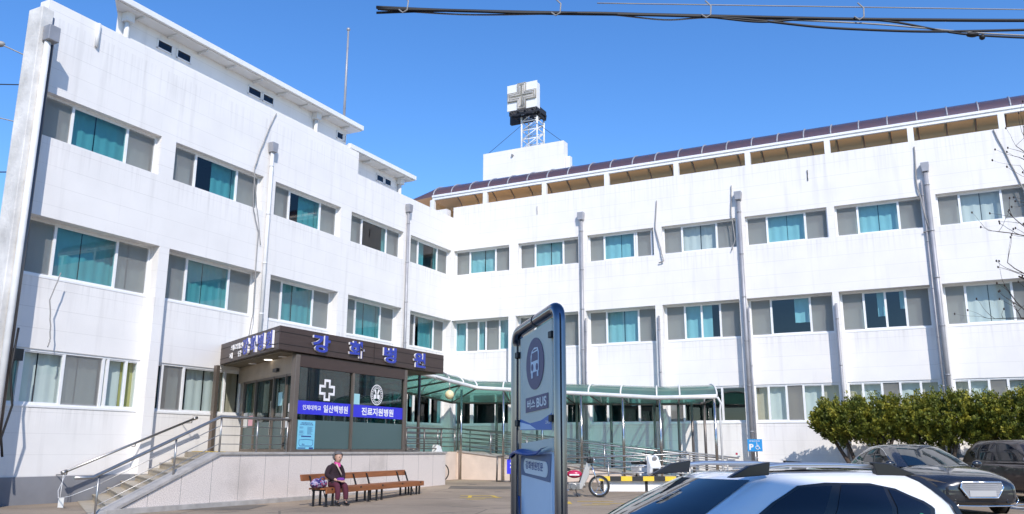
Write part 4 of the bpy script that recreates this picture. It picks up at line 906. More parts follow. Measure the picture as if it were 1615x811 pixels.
# ------------------------------------------------------------------ two wheelers
def wheel(o, c, ax, r, tr, m_t='rubber', spokes=12, up=V((0, 0, 1))):
    ax = V(ax).normalized(); b1 = up; b2 = ax.cross(b1); c = V(c)
    q = MB(); q.tube([c + (b1 * math.cos(a * math.pi / 14) + b2 * math.sin(a * math.pi / 14)) * r for a in range(28)], tr, 8, closed=True); w_ = q.build('wheel', m_t, o)
    q = MB(); q.tube([c + (b1 * math.cos(a * math.pi / 14) + b2 * math.sin(a * math.pi / 14)) * (r - tr * .9) for a in range(28)], tr * .55, 6, closed=True); q.build('rim', 'chrome', w_)
    q = MB(); q.cyl(c - ax * .05, c + ax * .05, .03, 10)
    for k in range(spokes):
        a = 2 * math.pi * k / spokes; q.tube([c + ax * (.03 if k % 2 else -.03), c + (b1 * math.cos(a) + b2 * math.sin(a)) * (r - tr)], .003, 4)
    q.build('spokes', 'chrome', w_)
def moto(base, rot, label):
    o = thing('motorbike', label, 'motorbike', base, rot=rot)
    wheel(o, (.62, 0, .29), (0, 1, 0), .25, .035); wheel(o, (-.60, 0, .29), (0, 1, 0), .25, .04)
    q = MB()
    for y in (-.07, .07): q.tube([(.62, y, .29), (.50, y, .62), (.43, y * .6, .86)], .02, 8)
    q.build('fork', 'chrome', o)
    q = MB(); q.grid(lambda u, v: V((.62 - .30 * math.cos(.5 + 2.1 * u), (v - .5) * .11, .29 + .30 * math.sin(.5 + 2.1 * u))), 10, 3); q.build('front_fender', 'moto_silver', o)
    q = MB(); q.prism([(.40, -.10, .92), (.30, -.10, .92), (.05, -.10, .22), (.16, -.10, .20), (.36, -.10, .55)], (0, .20, 0)); q.build('leg_shield', 'moto_silver', o, bevel=.02)
    q = MB(); q.tube([(.36, 0, .8), (.1, 0, .38), (-.25, 0, .36), (-.55, 0, .6)], .035, 8); q.build('frame', 'iron_black', o)
    q = MB(); q.box((-.2, -.1, .2), (.12, .1, .38)); q.cyl((.1, 0, .29), (.26, 0, .31), .06, 10); q.cyl((-.05, -.13, .28), (-.05, .13, .28), .09, 14); q.build('engine', 'engine_metal', o, bevel=.015)
    q = MB(); q.tube([(.15, .09, .2), (-.2, .12, .17), (-.75, .13, .25)], [.02, .025, .04], 10); q.build('exhaust', 'chrome', o)
    q = MB(); q.sphere((-.03, 0, .60), .18, 16, 10, (1.15, .66, .60)); q.build('red_cover', 'moto_red', o)
    q = MB(); q.box((-.16, -.128, .565), (.10, -.118, .60)); q.build('cover_stripe', 'letter_white', o)
    q = MB(); q.sphere((-.42, 0, .72), .2, 16, 8, (1.5, .62, .35)); q.build('seat', 'rubber', o)
    q = MB(); q.box((-.95, -.16, .74), (-.62, .16, .77)); q.build('rack', 'chrome', o)
    q = MB(); q.tube([(.42, -.32, 1.0), (.40, -.1, .97), (.40, .1, .97), (.42, .32, 1.0)], .014, 8); q.tube([(.44, -.33, 1.0), (.41, -.22, .99)], .022, 8); q.tube([(.44, .33, 1.0), (.41, .22, .99)], .022, 8); q.build('handlebar', 'iron_black', o)
    q = MB(); q.box((.30, -.13, .88), (.48, .13, 1.04)); q.build('cowl', 'plastic_black', o, bevel=.04)
    q = MB(); q.cyl((.48, 0, .95), (.51, 0, .95), .075, 14); q.build('headlight', 'lamp_clear', o)
    for y in (-.28, .28):
        q = MB(); q.tube([(.40, y, 1.0), (.38, y * 1.05, 1.14)], .007, 6); q.sphere((.38, y * 1.05, 1.18), .055, 10, 8, (.4, 1, .8)); q.build('mirror', 'plastic_black', o)
    q = MB(); q.tube([(.0, -.12, .2), (.05, -.2, .02)], .012, 6); q.build('kickstand', 'iron_black', o)
    q = MB(); q.box((-.98, -.06, .55), (-.93, .06, .62)); q.build('tail_light', 'lamp_red', o)
    return o
moto((1.72, 23.3, gz(1.7, 23.3)), R(-6), 'red and silver step-through motorbike parked right of the bus stop sign')
def scooter(base, rot, label):
    o = thing('scooter', label, 'scooter', base, rot=rot)
    wheel(o, (.5, 0, .22), (0, 1, 0), .17, .05); wheel(o, (-.5, 0, .22), (0, 1, 0), .17, .05)
    q = MB(); q.prism([(.55, -.2, .4), (.62, -.16, .62), (.42, -.17, .95), (.30, -.17, .95), (.36, -.2, .3)], (0, .38, 0)); q.build('front_shield', 'car_white', o, bevel=.05)
    q = MB(); q.prism([(.36, -.19, .2), (-.2, -.19, .2), (-.2, -.19, .3), (.36, -.19, .3)], (0, .38, 0)); q.build('footboard', 'plastic_grey', o, bevel=.02)
    q = MB(); q.prism([(-.12, -.18, .28), (-.75, -.18, .42), (-.8, -.18, .62), (-.12, -.18, .66)], (0, .36, 0)); q.build('body', 'car_white', o, bevel=.05)
    q = MB(); q.box((-.78, -.16, .66), (-.12, .16, .76)); q.build('seat', 'rubber', o, bevel=.04)
    q = MB(); q.box((.605, -.1, .45), (.63, .1, .55)); q.build('front_grille', 'plastic_black', o)
    q = MB(); q.tube([(.38, -.34, 1.03), (.38, 0, .98), (.38, .34, 1.03)], .016, 8); q.build('handlebar', 'iron_black', o)
    q = MB(); q.cyl((.52, 0, .86), (.56, 0, .84), .08, 14); q.build('headlight', 'lamp_clear', o)
scooter((4.35, 28.0, gz(4, 28)), R(-70), 'white scooter standing behind the lower steel ramp rail')
def bicycle(base, rot, label):
    o = thing('bicycle', label, 'bicycle', base, rot=rot)
    wheel(o, (.5, 0, .33), (0, 1, 0), .31, .018, spokes=20); wheel(o, (-.5, 0, .33), (0, 1, 0), .31, .018, spokes=20)
    q = MB()
    for a, c in (((-.5, 0, .33), (-.12, 0, .3)), ((-.12, 0, .3), (-.28, 0, .78)), ((-.28, 0, .78), (.34, 0, .80)), ((.36, 0, .70), (-.12, 0, .3)), ((-.5, 0, .33), (-.27, 0, .74))): q.tube([a, c], .016, 8)
    q.build('frame', 'steel_pipe', o)
    q = MB(); q.tube([(.5, -.05, .33), (.4, -.04, .64), (.33, 0, .9)], .013, 8); q.tube([(.5, .05, .33), (.4, .04, .64), (.33, 0, .9)], .013, 8); q.build('fork', 'steel_pipe', o)
    q = MB(); q.tube([(.24, -.29, .92), (.34, -.24, .98), (.33, 0, .95), (.34, .24, .98), (.24, .29, .92)], .013, 8); q.build('handlebar', 'iron_black', o)
    q = MB(); q.sphere((-.3, 0, .86), .12, 12, 8, (1.1, .6, .35)); q.build('saddle', 'rubber', o)
    q = MB(); q.cyl((-.12, -.04, .3), (-.12, .04, .3), .08, 14); q.tube([(-.12, -.07, .3), (-.05, -.07, .14)], .012, 6); q.build('crank', 'iron_black', o)
bicycle((-2.95, 30.0, gz(-3, 30)), R(-8), 'grey bicycle half hidden behind the right end of the granite terrace')

# barrier, blue board, parking sign
PBR = thing('parking_barrier', 'low barrier with yellow and black striped bar behind the motorbike', 'barrier', (3.5, 25.4, gz(3.5, 25.4)))
g0 = gz(3.5, 25.4)
for k in range(8):
    q = MB(); q.box((2.55 + .32 * k, 25.32, g0 + .30), (2.55 + .32 * (k + 1) - .001, 25.44, g0 + .43)); q.build('striped_bar', 'stripe_yellow' if k % 2 == 0 else 'stripe_black', PBR)
q = MB(); q.box((2.7, 25.46, g0), (4.9, 25.56, g0 + .30)); q.build('board', 'white_paint', PBR)
for x in (2.6, 3.9, 5.0): q = MB(); q.box((x, 25.445, g0), (x + .08, 25.459, g0 + .40)); q.build('leg', 'iron_black', PBR)
g1 = gz(-.1, 30)
SB = thing('standing_sign', 'small blue board on a bent steel stand left of the bus stop sign', 'sign', (-.1, 30.0, g1))
q = MB(); q.tube([(-.5, 30.05, g1 + .05), (-.48, 30.0, g1 + .88)], .03, 8); q.tube([(-.52, 30.0, g1 + .04), (.05, 29.9, g1 + .03)], .025, 8); q.tube([(-.02, 29.9, g1 + .02), (-.02, 29.9, g1 + .95)], .03, 8); q.tube([(-.48, 30, g1 + .86), (-.02, 29.9, g1 + .9)], .02, 8); q.build('stand', 'rail_dark', SB)
q = MB(); q.box((-.15, 29.82, g1 + .28), (.35, 29.85, g1 + .76)); q.build('board', 'strip_blue', SB)
q = MB(); q.box((-.04, 29.812, g1 + .60), (.2, 29.819, g1 + .65)); q.box((-.04, 29.812, g1 + .48), (.2, 29.819, g1 + .53)); q.build('print', 'print_white', SB)
PS = thing('parking_sign', 'square blue disabled parking sign with white P before the wall', 'sign', S(.6, 12.6, -1.15), FRAME_B)
q = MB(); q.box(S(.62, 12.38, -.05), S(.60, 12.88, .36)); q.build('panel', 'p_blue', PS, bevel=.005)
q = MB(); letters(q, 'P', S(.625, 12.44, .0), (1, 0, 0), (0, 0, 1), .15, .2, .04); 
wc = S(.626, 12.72, .08)
q.tube([wc + S(0, .062 * math.cos(a * .35 + 2.2), .062 * math.sin(a * .35 + 2.2)) for a in range(14)], .010, 6)
q.tube([wc + S(0, -.02, .11), wc + S(0, -.01, .03), wc + S(0, .05, .02), wc + S(0, .085, -.06)], .012, 6); q.tube([wc + S(0, -.015, .075), wc + S(0, .045, .07)], .009, 6); q.sphere(wc + S(0, -.022, .142), .019, 10, 6)
letters(q, '장애인전용', S(.625, 12.45, .27), (1, 0, 0), (0, 0, 1), .36, .05, .01); q.build('symbol', 'print_white', PS)
q = MB(); q.tube([S(.58, 12.63, -1.2), S(.58, 12.63, .34)], .025, 8); q.build('pole', 'rail_steel', PS)
q = MB(); q.box(S(.01, 11.75, -.25), S(.03, 11.98, -.03)); tag(q.build('wall_plate', 'paper', frame=FRAME_B, base=S(0, 11.8, -.2)), 'small white plate with a red mark low on the right wing wall', 'plate')
q = MB(); q.box(S(.031, 11.83, -.17), S(.034, 11.90, -.10)); q2 = q.build('mark', 'moto_red', bpy.data.objects['wall_plate'])

# ------------------------------------------------------------------ bus stop sign
BS = thing('bus_stop_sign', 'tall bus stop sign in a bent stainless tube hoop with blue bus emblem', 'bus stop', (.13, 4.2, -1.79))
pr, pl = V((.222, 3.9, 0)), V((.026, 4.48, 0)); du = (pr - pl).normalized(); W_ = (pr - pl).length
sn_ = V((-du.y, du.x, 0)); sn_ = sn_ if sn_.y < 0 else -sn_
def hoop(r_c=.075):
    P = [pl + V((0, 0, -1.8)), pl + V((0, 0, -.5))]; A, B = pl + V((0, 0, .60)), pr + V((0, 0, .655)); sl_ = (B - A).normalized()
    for k in range(9):
        a = k / 8; P.append((A - V((0, 0, r_c))).lerp(A, a).lerp(A.lerp(A + sl_ * r_c, a), a))
    for k in range(9):
        a = k / 8; P.append((B - sl_ * r_c).lerp(B, a).lerp(B.lerp(B - V((0, 0, r_c)), a), a))
    return P + [pr + V((0, 0, -.5)), pr + V((0, 0, -1.8))]
q = MB(); q.tube(hoop(), .029, 20); q.build('hoop', 'hoop_steel', BS)
tm = (pl + V((0, 0, .60))).lerp(pr + V((0, 0, .655)), .5); sl_ = (pr + V((0, 0, .055)) - pl).normalized()
q = MB(); q.tube([tm - sl_ * .006, tm + sl_ * .006], .0315, 20); q.build('joint_ring', 'rail_dark', BS)
def SP(f, z, d=0): return pl + du * (W_ * f) + sn_ * d + V((0, 0, z))     # f across the sign, z height
fl, fr_ = .105, .835
ztop = lambda f: .564 + (f - fl) / (fr_ - fl) * .041
q = MB(); q.prism([SP(fl, .095), SP(fr_, .086), SP(fr_, ztop(fr_)), SP(fl, ztop(fl))], sn_ * -.02); q.build('upper_panel', 'sign_grey', BS)
fc, zc, rf, rz_ = .47, .415, .205, .128
q = MB(); q.prism([SP(fc + rf * math.cos(a * math.pi / 24), zc + rz_ * math.sin(a * math.pi / 24) + .012 * rf * math.cos(a * math.pi / 24), .0015) for a in range(48)], sn_ * .002); em = q.build('bus_emblem', 'sign_navy', BS)
q = MB()
def sp_poly(pts, d, mb_): mb_.prism([SP(fc + x * rf, zc + z * rz_, d) for x, z in pts], sn_ * .001)
sp_poly([(-.44, -.35), (.48, -.30), (.48, .42), (.36, .60), (-.02, .62), (-.32, .50), (-.44, .3)], .004, q)
sp_poly([(-.38, -.35), (-.22, -.34), (-.22, -.55), (-.38, -.56)], .004, q); sp_poly([(.26, -.31), (.42, -.30), (.42, -.5), (.26, -.51)], .004, q); q.build('bus_pictogram', 'sign_pale', em)
q = MB(); sp_poly([(-.34, .08), (.38, .12), (.36, .46), (-.28, .40)], .0055, q); sp_poly([(-.22, .46), (.3, .52), (.26, .56), (-.1, .54)], .0055, q)
for x in (-.24, .28): q.prism([SP(fc + (x + .12 * math.cos(a * .524)) * rf, zc + (-.14 + .14 * math.sin(a * .524)) * rz_, .0055) for a in range(12)], sn_ * .001)
q.build('bus_window', 'sign_navy', em)
q = MB(); q.prism([SP(.25, .178, .0015), SP(.76, .190, .0015), SP(.76, .262, .0015), SP(.25, .250, .0015)], sn_ * .002); bb = q.build('name_block', 'sign_navy', BS)
q = MB(); letters(q, '버스', SP(.29, .194, .0042), du + V((0, 0, .04)), (0, 0, 1), .115, .045, .03); letters(q, 'BUS', SP(.51, .198, .0042), du + V((0, 0, .04)), (0, 0, 1), .135, .046, .03); q.build('lettering', 'print_white', bb)
q = MB(); q.mi = 0; q.prism([SP(fl + .003, .096, .0012), SP(fr_ - .002, .088, .0012), SP(fr_ - .002, .165, .0012), SP(.6, .135, .0012), SP(.35, .125, .0012), SP(fl + .003, .15, .0012)], sn_ * .0012); q.build('wave_band', 'sign_blue', BS)
q = MB(); q.prism([SP(fl + .003, .098, .0026), SP(.5, .094, .0026), SP(.35, .118, .0026), SP(fl + .003, .135, .0026)], sn_ * .001); q.build('wave_band', 'sign_pale', BS)
q = MB(); letters(q, '고속도', SP(.70, .115, .0028), du, (0, 0, 1), .06, .018, .02); q.build('wave_lettering', 'print_white', BS)
for f, z in ((.07, .48), (.86, .53), (.07, .13), (.86, .14)): q = MB(); q.obox(SP(f, z, 0), du, sn_, (0, 0, 1), (.022, .018, .016)); q.build('clip', 'iron_black', BS, bevel=.004)
q = MB(); q.prism([SP(fl, -1.2, -.005), SP(.80, -1.2, -.005), SP(.80, -.01, -.005), SP(fl, -.03, -.005)], sn_ * -.02); q.build('lower_panel', 'sign_pale', BS)
q = MB(); q.prism([SP(fl, -.03, -.005), SP(fr_, -.01, -.005), SP(fr_, .052, -.005), SP(fl, .028, -.005)], sn_ * -.03); q.build('panel_cap', 'sign_grey', BS)
q = MB(); q.prism([SP(.11, -.125, -.0035), SP(.77, -.150, -.0035), SP(.80, -.02, -.0035), SP(.11, -.035, -.0035)], sn_ * .002); q.build('stop_name_band', 'sign_steelblue', BS)
q = MB(); pts = []
for (cx, sx) in ((.68, 1), (.24, -1)):
    for k in range(9):
        a = (-math.pi / 2 + k * math.pi / 8) if sx > 0 else (math.pi / 2 + k * math.pi / 8); pts.append(SP(cx + .055 * math.cos(a), -.079 - (cx - .2) * .03 + .036 * math.sin(a), -.001))
q.prism(pts, sn_ * .0012); q.build('stop_name_plate', 'print_white', BS)
q = MB(); letters(q, '강화병원정문', SP(.235, -.095, .0008), du + V((0, 0, -.035)), (0, 0, 1), .245, .04, .03); q.build('stop_name', 'print_navy', BS)
q = MB(); q.grid(lambda u, v: SP(-.06 + .86 * u, .004 + .012 * math.sin(u * 7) - .03 * v * (1 - .4 * u) - .035 * (1 - u) ** 3, .012 + .05 * math.sin(v * 2.2) * (.4 + .6 * abs(math.sin(u * 4)))), 18, 6); q.build('peeling_sheet', 'vinyl_blue', BS)
q = MB(); q.grid(lambda u, v: SP(.11 + .07 * u * (1 - v), -.45 + .22 * v, .002 + .012 * u), 3, 6); q.build('torn_sheet', 'vinyl_blue', BS)
q = MB(); q.box((-.35, 3.6, -1.83), (.6, 4.8, -1.77)); q.build('base_plate', 'concrete', BS)

# ------------------------------------------------------------------ cars
CURVED = {}
def car(name, label, cat, base, rot, paint, P):
    o = thing(name, label, cat, base, rot=rot)
    # lower body: lofted sections
    sec = P['sec']; q = MB(); rings = []
    for (x, w_, zs_, zt, zb) in sec:
        h = [(0, zb), (w_ * .80, zb), (w_ * .95, zb + .05), (w_, zb + (zs_ - zb) * .45), (w_ * .985, zs_ - .10), (w_ * .94, zs_ - .01), (w_ * .62, zt - .012), (w_ * .3, zt), (0, zt + .004)]
        ring_ = [(y, z) for y, z in h] + [(-y, z) for y, z in reversed(h[1:-1])]
        rings.append([q.bm.verts.new((x, y, z)) for y, z in ring_])
    for A, B in zip(rings, rings[1:]):
        for k in range(len(A)): q.bm.faces.new((A[k], A[(k + 1) % len(A)], B[(k + 1) % len(A)], B[k]))
    q.bm.faces.new(rings[0]); q.bm.faces.new(list(reversed(rings[-1])))
    body = q.build('body', paint, o, smooth=True, subs=2)
    # greenhouse
    gh = P['gh']     # list of (v, z, xf, xr, w, bow, corner)
    def at(v):
        for a, c in zip(gh, gh[1:]):
            if v <= c[0] + 1e-9:
                f = (v - a[0]) / (c[0] - a[0]); return [a[i] + (c[i] - a[i]) * f for i in range(7)]
        return list(gh[-1])
    bowr = P.get('bowr', .10)
    def fpt(f, v, off=0):   # windshield surface
        _, z, xf, xr, w_, bow, co = at(v); return V((xf - bow * f * f + off * .6, f * (w_ - co * .5), z + off))
    def rpt(f, v, off=0):
        _, z, xf, xr, w_, bow, co = at(v); return V((xr + bowr * f * f - off * .8, f * (w_ - co * .5), z + off * .5))
    def spt(f, v, sg, off=0):
        _, z, xf, xr, w_, bow, co = at(v); x = (xf - bow) + (xr + bowr - xf + bow) * f
        bul = -.045 * (2 * f - 1) ** 2 * (1 if f > .5 else .7) + .012
        return V((x, sg * (w_ + bul + off), z + off * .3))
    q = MB(); NV = 8
    def outline(v):
        p = [fpt(-.93 + 1.86 * k / 10, v) for k in range(11)] + [spt(.04 + .92 * k / 24, v, 1) for k in range(25)] + [rpt(.92 - 1.84 * k / 8, v) for k in range(9)] + [spt(.96 - .92 * k / 24, v, -1) for k in range(25)]
        return p
    rr = [[q.bm.verts.new(p) for p in outline(k / NV)] for k in range(NV + 1)]
    for A, B in zip(rr, rr[1:]):
        for k in range(len(A)): q.bm.faces.new((A[k], A[(k + 1) % len(A)], B[(k + 1) % len(A)], B[k]))
    top_ = outline(1.0); cen = V((0, 0, 0))
    for p in top_: cen += p / len(top_)
    prev = rr[-1]
    for s_, dz in ((.93, .022), (.8, .042), (.55, .056), (.25, .063)):
        cur = [q.bm.verts.new(V((cen.x + (p.x - cen.x) * s_, p.y * s_, p.z + dz * P.get('crown', 1)))) for p in top_]
        for k in range(len(cur)): q.bm.faces.new((prev[k], prev[(k + 1) % len(cur)], cur[(k + 1) % len(cur)], cur[k]))
        prev = cur
    q.bm.faces.new(prev); q.build('roof', paint, o, smooth=True)
    q = MB(); q.grid(lambda a, b_: fpt(-.87 + 1.74 * a, .03 + .90 * b_, .006), 16, 8); q.build('windshield', 'glass_car', o)
    q = MB(); q.grid(lambda a, b_: rpt(-.84 + 1.68 * a, .12 + .78 * b_, .008), 12, 6); q.build('rear_window', 'glass_tint', o)
    def curved(pts, sg, off):
        q = MB(); q.bm.faces.new([q.bm.verts.new((f, v, 0)) for f, v in pts])
        for ax in (0, 1):
            for k in range(1, 24 if ax == 0 else 12):
                g = q.bm.verts[:] + q.bm.edges[:] + q.bm.faces[:]; c_ = V((0, 0, 0)); c_[ax] = k / (24 if ax == 0 else 12); n_ = V((0, 0, 0)); n_[ax] = 1
                bmesh.ops.bisect_plane(q.bm, geom=g, plane_co=c_, plane_no=n_)
        for v in q.bm.verts: v.co = spt(v.co.x, v.co.y, sg, off)
        for f in q.bm.faces: f.smooth = True
        return q
    CURVED[name] = curved
    for sg in (-1, 1):
        curved(P['dlo'], sg, .006).build('window_surround', 'car_trim', o)
        for pts in P['panes']:
            curved(pts, sg, .011).build('side_window', 'glass_tint', o)
        if 'chrome' in P:
            q = MB(); q.tube([spt(f, v, sg, .010) for f, v in P['dlo']], .010, 6, closed=True); q.build('window_trim', 'chrome', o)
    # wheels
    for x in P['wx']:
        for sg in (-1, 1):
            c = V((x, sg * P['wy'], .33)); q = MB(); q.cyl(c + V((0, sg * .012, .01)), c + V((0, sg * .018, .01)), .385, 28); q.build('wheel_arch', 'car_trim', o)
            q = MB(); q.tube([c + V((.285 * math.cos(a * .2244), sg * -.04, .285 * math.sin(a * .2244))) for a in range(28)], .075, 10, closed=True); wl = q.build('wheel', 'rubber', o)
            q = MB(); q.cyl(c, c + V((0, sg * .02, 0)), .07, 12)
            for k in range(5):
                a = k * 2 * math.pi / 5; d_ = V((math.cos(a), 0, math.sin(a))); q.obox(c + d_ * .13 + V((0, sg * .012, 0)), d_, V((0, 1, 0)), d_.cross(V((0, 1, 0))), (.11, .012, .028))
            q.tube([c + V((.22 * math.cos(a * .2244), sg * .005, .22 * math.sin(a * .2244))) for a in range(28)], .016, 6, closed=True); q.build('rim', 'rail_silver', wl)
    for sg in (-1, 1):
        mx_, mz = P['mirror']; q = MB(); q.sphere((mx_, sg * (P['mw'] + .10), mz), .11, 14, 10, (.62, 1.05, .72)); q.tube([(mx_, sg * (P['mw'] - .04), mz - .06), (mx_, sg * (P['mw'] + .06), mz - .04)], .03, 8); q.build('door_mirror', P.get('mpaint', paint), o)
        for hx in P['handles']: q = MB(); q.tube([(hx, sg * (P['hw']), P['hz']), (hx + .07, sg * (P['hw'] + .025), P['hz']), (hx + .14, sg * P['hw'], P['hz'])], .014, 8); q.build('door_handle', P.get('hpaint', paint), o)
    return o, fpt, rpt, spt, body
# white SUV
suvP = dict(
    sec=[(-2.2, .80, .85, .92, .40), (-2.12, .88, .98, 1.04, .30), (-1.6, .925, 1.02, 1.07, .24), (-.6, .93, 1.01, 1.06, .22), (.5, .93, .99, 1.04, .22), (1.0, .93, .97, 1.0, .22), (1.35, .925, .93, .98, .24), (1.8, .90, .86, .93, .24), (2.12, .84, .78, .86, .26), (2.26, .70, .68, .74, .32)],
    gh=[(0, .98, 1.72, -2.06, .86, .30, .10), (.5, 1.30, 1.05, -1.93, .775, .24, .10), (.9, 1.52, .52, -1.74, .655, .19, .10), (1.0, 1.565, .38, -1.66, .60, .17, .10)],
    dlo=[(.12, .06), (.30, .05), (.60, .06), (.80, .14), (.865, .34), (.88, .46), (.85, .58), (.74, .78), (.60, .87), (.34, .89), (.20, .85), (.145, .62), (.12, .35)],
    panes=[[(.145, .09), (.385, .08), (.385, .84), (.22, .82), (.165, .62), (.145, .35)], [(.435, .08), (.68, .09), (.67, .80), (.60, .83), (.435, .85)], [(.705, .12), (.785, .17), (.845, .36), (.855, .46), (.83, .55), (.74, .73), (.695, .775)]],
    wx=(1.36, -1.34), wy=.90, mirror=(1.02, 1.04), mw=.90, handles=(-.35, -1.25), hw=.93, hz=.90, crown=.75)
SUV, fpt, rpt, spt, _ = car('parked_suv', 'white SUV with silver roof rails and tinted side windows nearest the viewer', 'car', (2.14, 8.05, -1.79), R(204), 'car_white', suvP)
for sg in (-1, 1):
    q = MB(); pts = [(.52, sg * .57, 1.575), (.40, sg * .57, 1.635), (.0, sg * .575, 1.665), (-.6, sg * .575, 1.66), (-1.2, sg * .56, 1.635)]
    q.tube(pts, [.012, .02, .021, .021, .018], 8); rl = q.build('roof_rail', 'rail_silver', SUV)
    for x0, x1, x2 in ((.62, .55, .18), (-1.0, -1.15, -1.55)):
        q = MB(); q.prism([(x0, sg * .545, 1.565 if x0 > 0 else 1.685), ((x0 + x2) / 2 if x0 > 0 else x0 - .2, sg * .545, 1.66 if x0 > 0 else 1.672), (x2, sg * .545, 1.69 if x0 > 0 else 1.57), (x2 + (.02 if x0 > 0 else .1), sg * .545, 1.58 if x0 > 0 else 1.56), (x0 - .04, sg * .545, 1.56)], (0, sg * .05, 0)); q.build('rail_foot', 'car_trim', rl, bevel=.008)
q = MB(); q.grid(lambda a, b_: V((.10 - 1.15 * a, -.42 + .84 * b_, 1.6125 + .010 * math.sin(a * math.pi) + .012 * math.sin(b_ * math.pi))), 10, 10); q.build('sunroof', 'glass_tint', SUV)
q = MB(); q.grid(lambda a, b_: V((-1.58 - .36 * a, -.60 + 1.2 * b_, 1.585 - .07 * a - .03 * (2 * b_ - 1) ** 2)), 6, 12); q.build('spoiler', 'car_trim', SUV, smooth=True)
for sg in (-1, 1):
    CURVED['parked_suv']([(.90, .995), (.985, .97), (1.0, .7), (1.0, .05), (.975, .05), (.972, .45), (.95, .75)], sg, .008).build('quarter_fin', 'car_trim', SUV)
    q = MB(); q.sphere((-2.05, sg * .78, .98), .13, 12, 8, (.8, .6, 1.1)); q.build('tail_light', 'lamp_red', SUV)
    q = MB(); q.sphere((2.02, sg * .66, .76), .17, 14, 8, (.8, 1.2, .45)); q.build('headlight', 'lamp_clear', SUV)
q = MB(); q.grid(lambda a, b_: V((2.235 - .06 * (2 * a - 1) ** 2, -.5 + a, .48 + .22 * b_)), 10, 4); q.build('grille', 'car_trim', SUV)
for f, v, m_, r_ in ((.80, .34, 'sticker_green', .045),):
    q = MB(); c = spt(f, v, 1, .013); q.prism([c + V((r_ * math.cos(a * .4189), 0, r_ * math.sin(a * .4189))) for a in range(15)], (0, .002, 0)); q.build('window_sticker', m_, SUV)
q = MB(); c = spt(.755, .2, 1, .013); q.prism([c + V((x, 0, z)) for x, z in ((-.05, -.06), (.05, -.06), (.05, .06), (-.05, .06))], (0, .002, 0)); q.build('window_sticker', 'sign_pale', SUV)
q = MB(); q.tube([(1.0, -.55, 1.09), (1.12, -.1, 1.10), (.95, .3, 1.12)], .012, 6); q.build('wiper', 'car_trim', SUV)
# dark sedan
sedP = dict(
    sec=[(-2.47, .72, .82, .90, .40), (-2.36, .84, .93, 1.00, .32), (-1.9, .91, .97, 1.03, .24), (-1.0, .935, .96, 1.0, .21), (.3, .935, .94, .98, .20), (1.0, .935, .90, .99, .20), (1.5, .93, .84, .94, .20), (2.0, .90, .76, .87, .20), (2.3, .84, .66, .78, .20), (2.46, .68, .60, .68, .22)],
    gh=[(0, .93, 1.14, -2.0, .84, .26, .12), (.45, 1.16, .62, -1.72, .74, .22, .12), (.88, 1.355, .14, -1.28, .60, .18, .12), (1.0, 1.385, -.05, -1.12, .55, .15, .12)],
    dlo=[(.09, .10), (.30, .10), (.62, .12), (.84, .22), (.90, .34), (.84, .50), (.72, .68), (.56, .82), (.36, .84), (.24, .74), (.15, .46)],
    panes=[[(.12, .13), (.42, .13), (.42, .80), (.34, .80), (.25, .71), (.16, .44)], [(.46, .13), (.68, .16), (.68, .66), (.56, .77), (.46, .80)], [(.71, .18), (.83, .25), (.87, .34), (.82, .47), (.71, .62)]],
    wx=(1.52, -1.48), wy=.905, mirror=(.72, .99), mw=.88, handles=(-.1, -1.0), hw=.935, hz=.80, crown=.6, chrome=1)
SED, fpt, rpt, spt, _ = car('parked_sedan', 'dark sedan with chrome framed grille parked nose out before the shrubs', 'car', (9.35, 20.0, gz(9, 20)), R(-88), 'car_dark', sedP)
for sg in (-1, 1):
    q = MB(); q.grid(lambda a, b_: V((2.40 - .34 * a ** 1.5 + .03 * b_ - .05 * b_, sg * (.47 + .38 * a), .545 + .10 * b_ + .035 * a - .03 * (1 - a) * b_)), 8, 4); hl = q.build('headlight', 'lamp_clear', SED)
    for a in (.25, .65): q = MB(); q.sphere((2.405 - .34 * a ** 1.5, sg * (.47 + .38 * a), .60 + .03 * a), .034, 10, 8); q.build('lens', 'chrome', hl)
    q = MB(); q.tube([(2.42, sg * .52, .32), (2.30, sg * .80, .38), (2.26, sg * .86, .30), (2.36, sg * .74, .24)], .012, 6); q.build('bumper_trim', 'chrome', SED)
    q = MB(); q.prism([(2.40, sg * .52, .29), (2.30, sg * .76, .34), (2.33, sg * .74, .27), (2.41, sg * .52, .25)], (.02, 0, 0)); q.build('air_intake', 'car_trim', SED)
gr_ = [(2.475, -.40, .66), (2.475, .40, .66), (2.475, .44, .56), (2.485, .30, .36), (2.49, -.30, .36), (2.475, -.44, .56)]
q = MB(); q.prism([V(p) for p in gr_], (.012, 0, 0)); g_ = q.build('grille', 'plastic_grey', SED)
q = MB(); q.tube([V(p) + V((.012, 0, 0)) for p in gr_], .018, 8, closed=True); q.build('grille_trim', 'chrome', g_)
q = MB()
for k in range(6): q.box((2.487, -.36 + .02 * max(0, k - 2), .40 + .042 * k), (2.495, .36 - .02 * max(0, k - 2), .412 + .042 * k))
q.build('grille_bars', 'steel_pipe', g_)
q = MB(); q.box((2.497, -.27, .385), (2.507, .27, .50)); q.build('number_plate', 'plate_grey', SED)
q = MB(); q.tube([(2.44, -.84, .23), (2.50, -.5, .205), (2.52, 0, .20), (2.50, .5, .205), (2.44, .84, .23)], .014, 8); q.build('bumper_trim', 'chrome', SED)
q = MB(); q.tube([fpt(-.86 + 1.72 * k / 12, .02, .012) for k in range(13)], .012, 6); q.build('cowl', 'car_trim', SED)
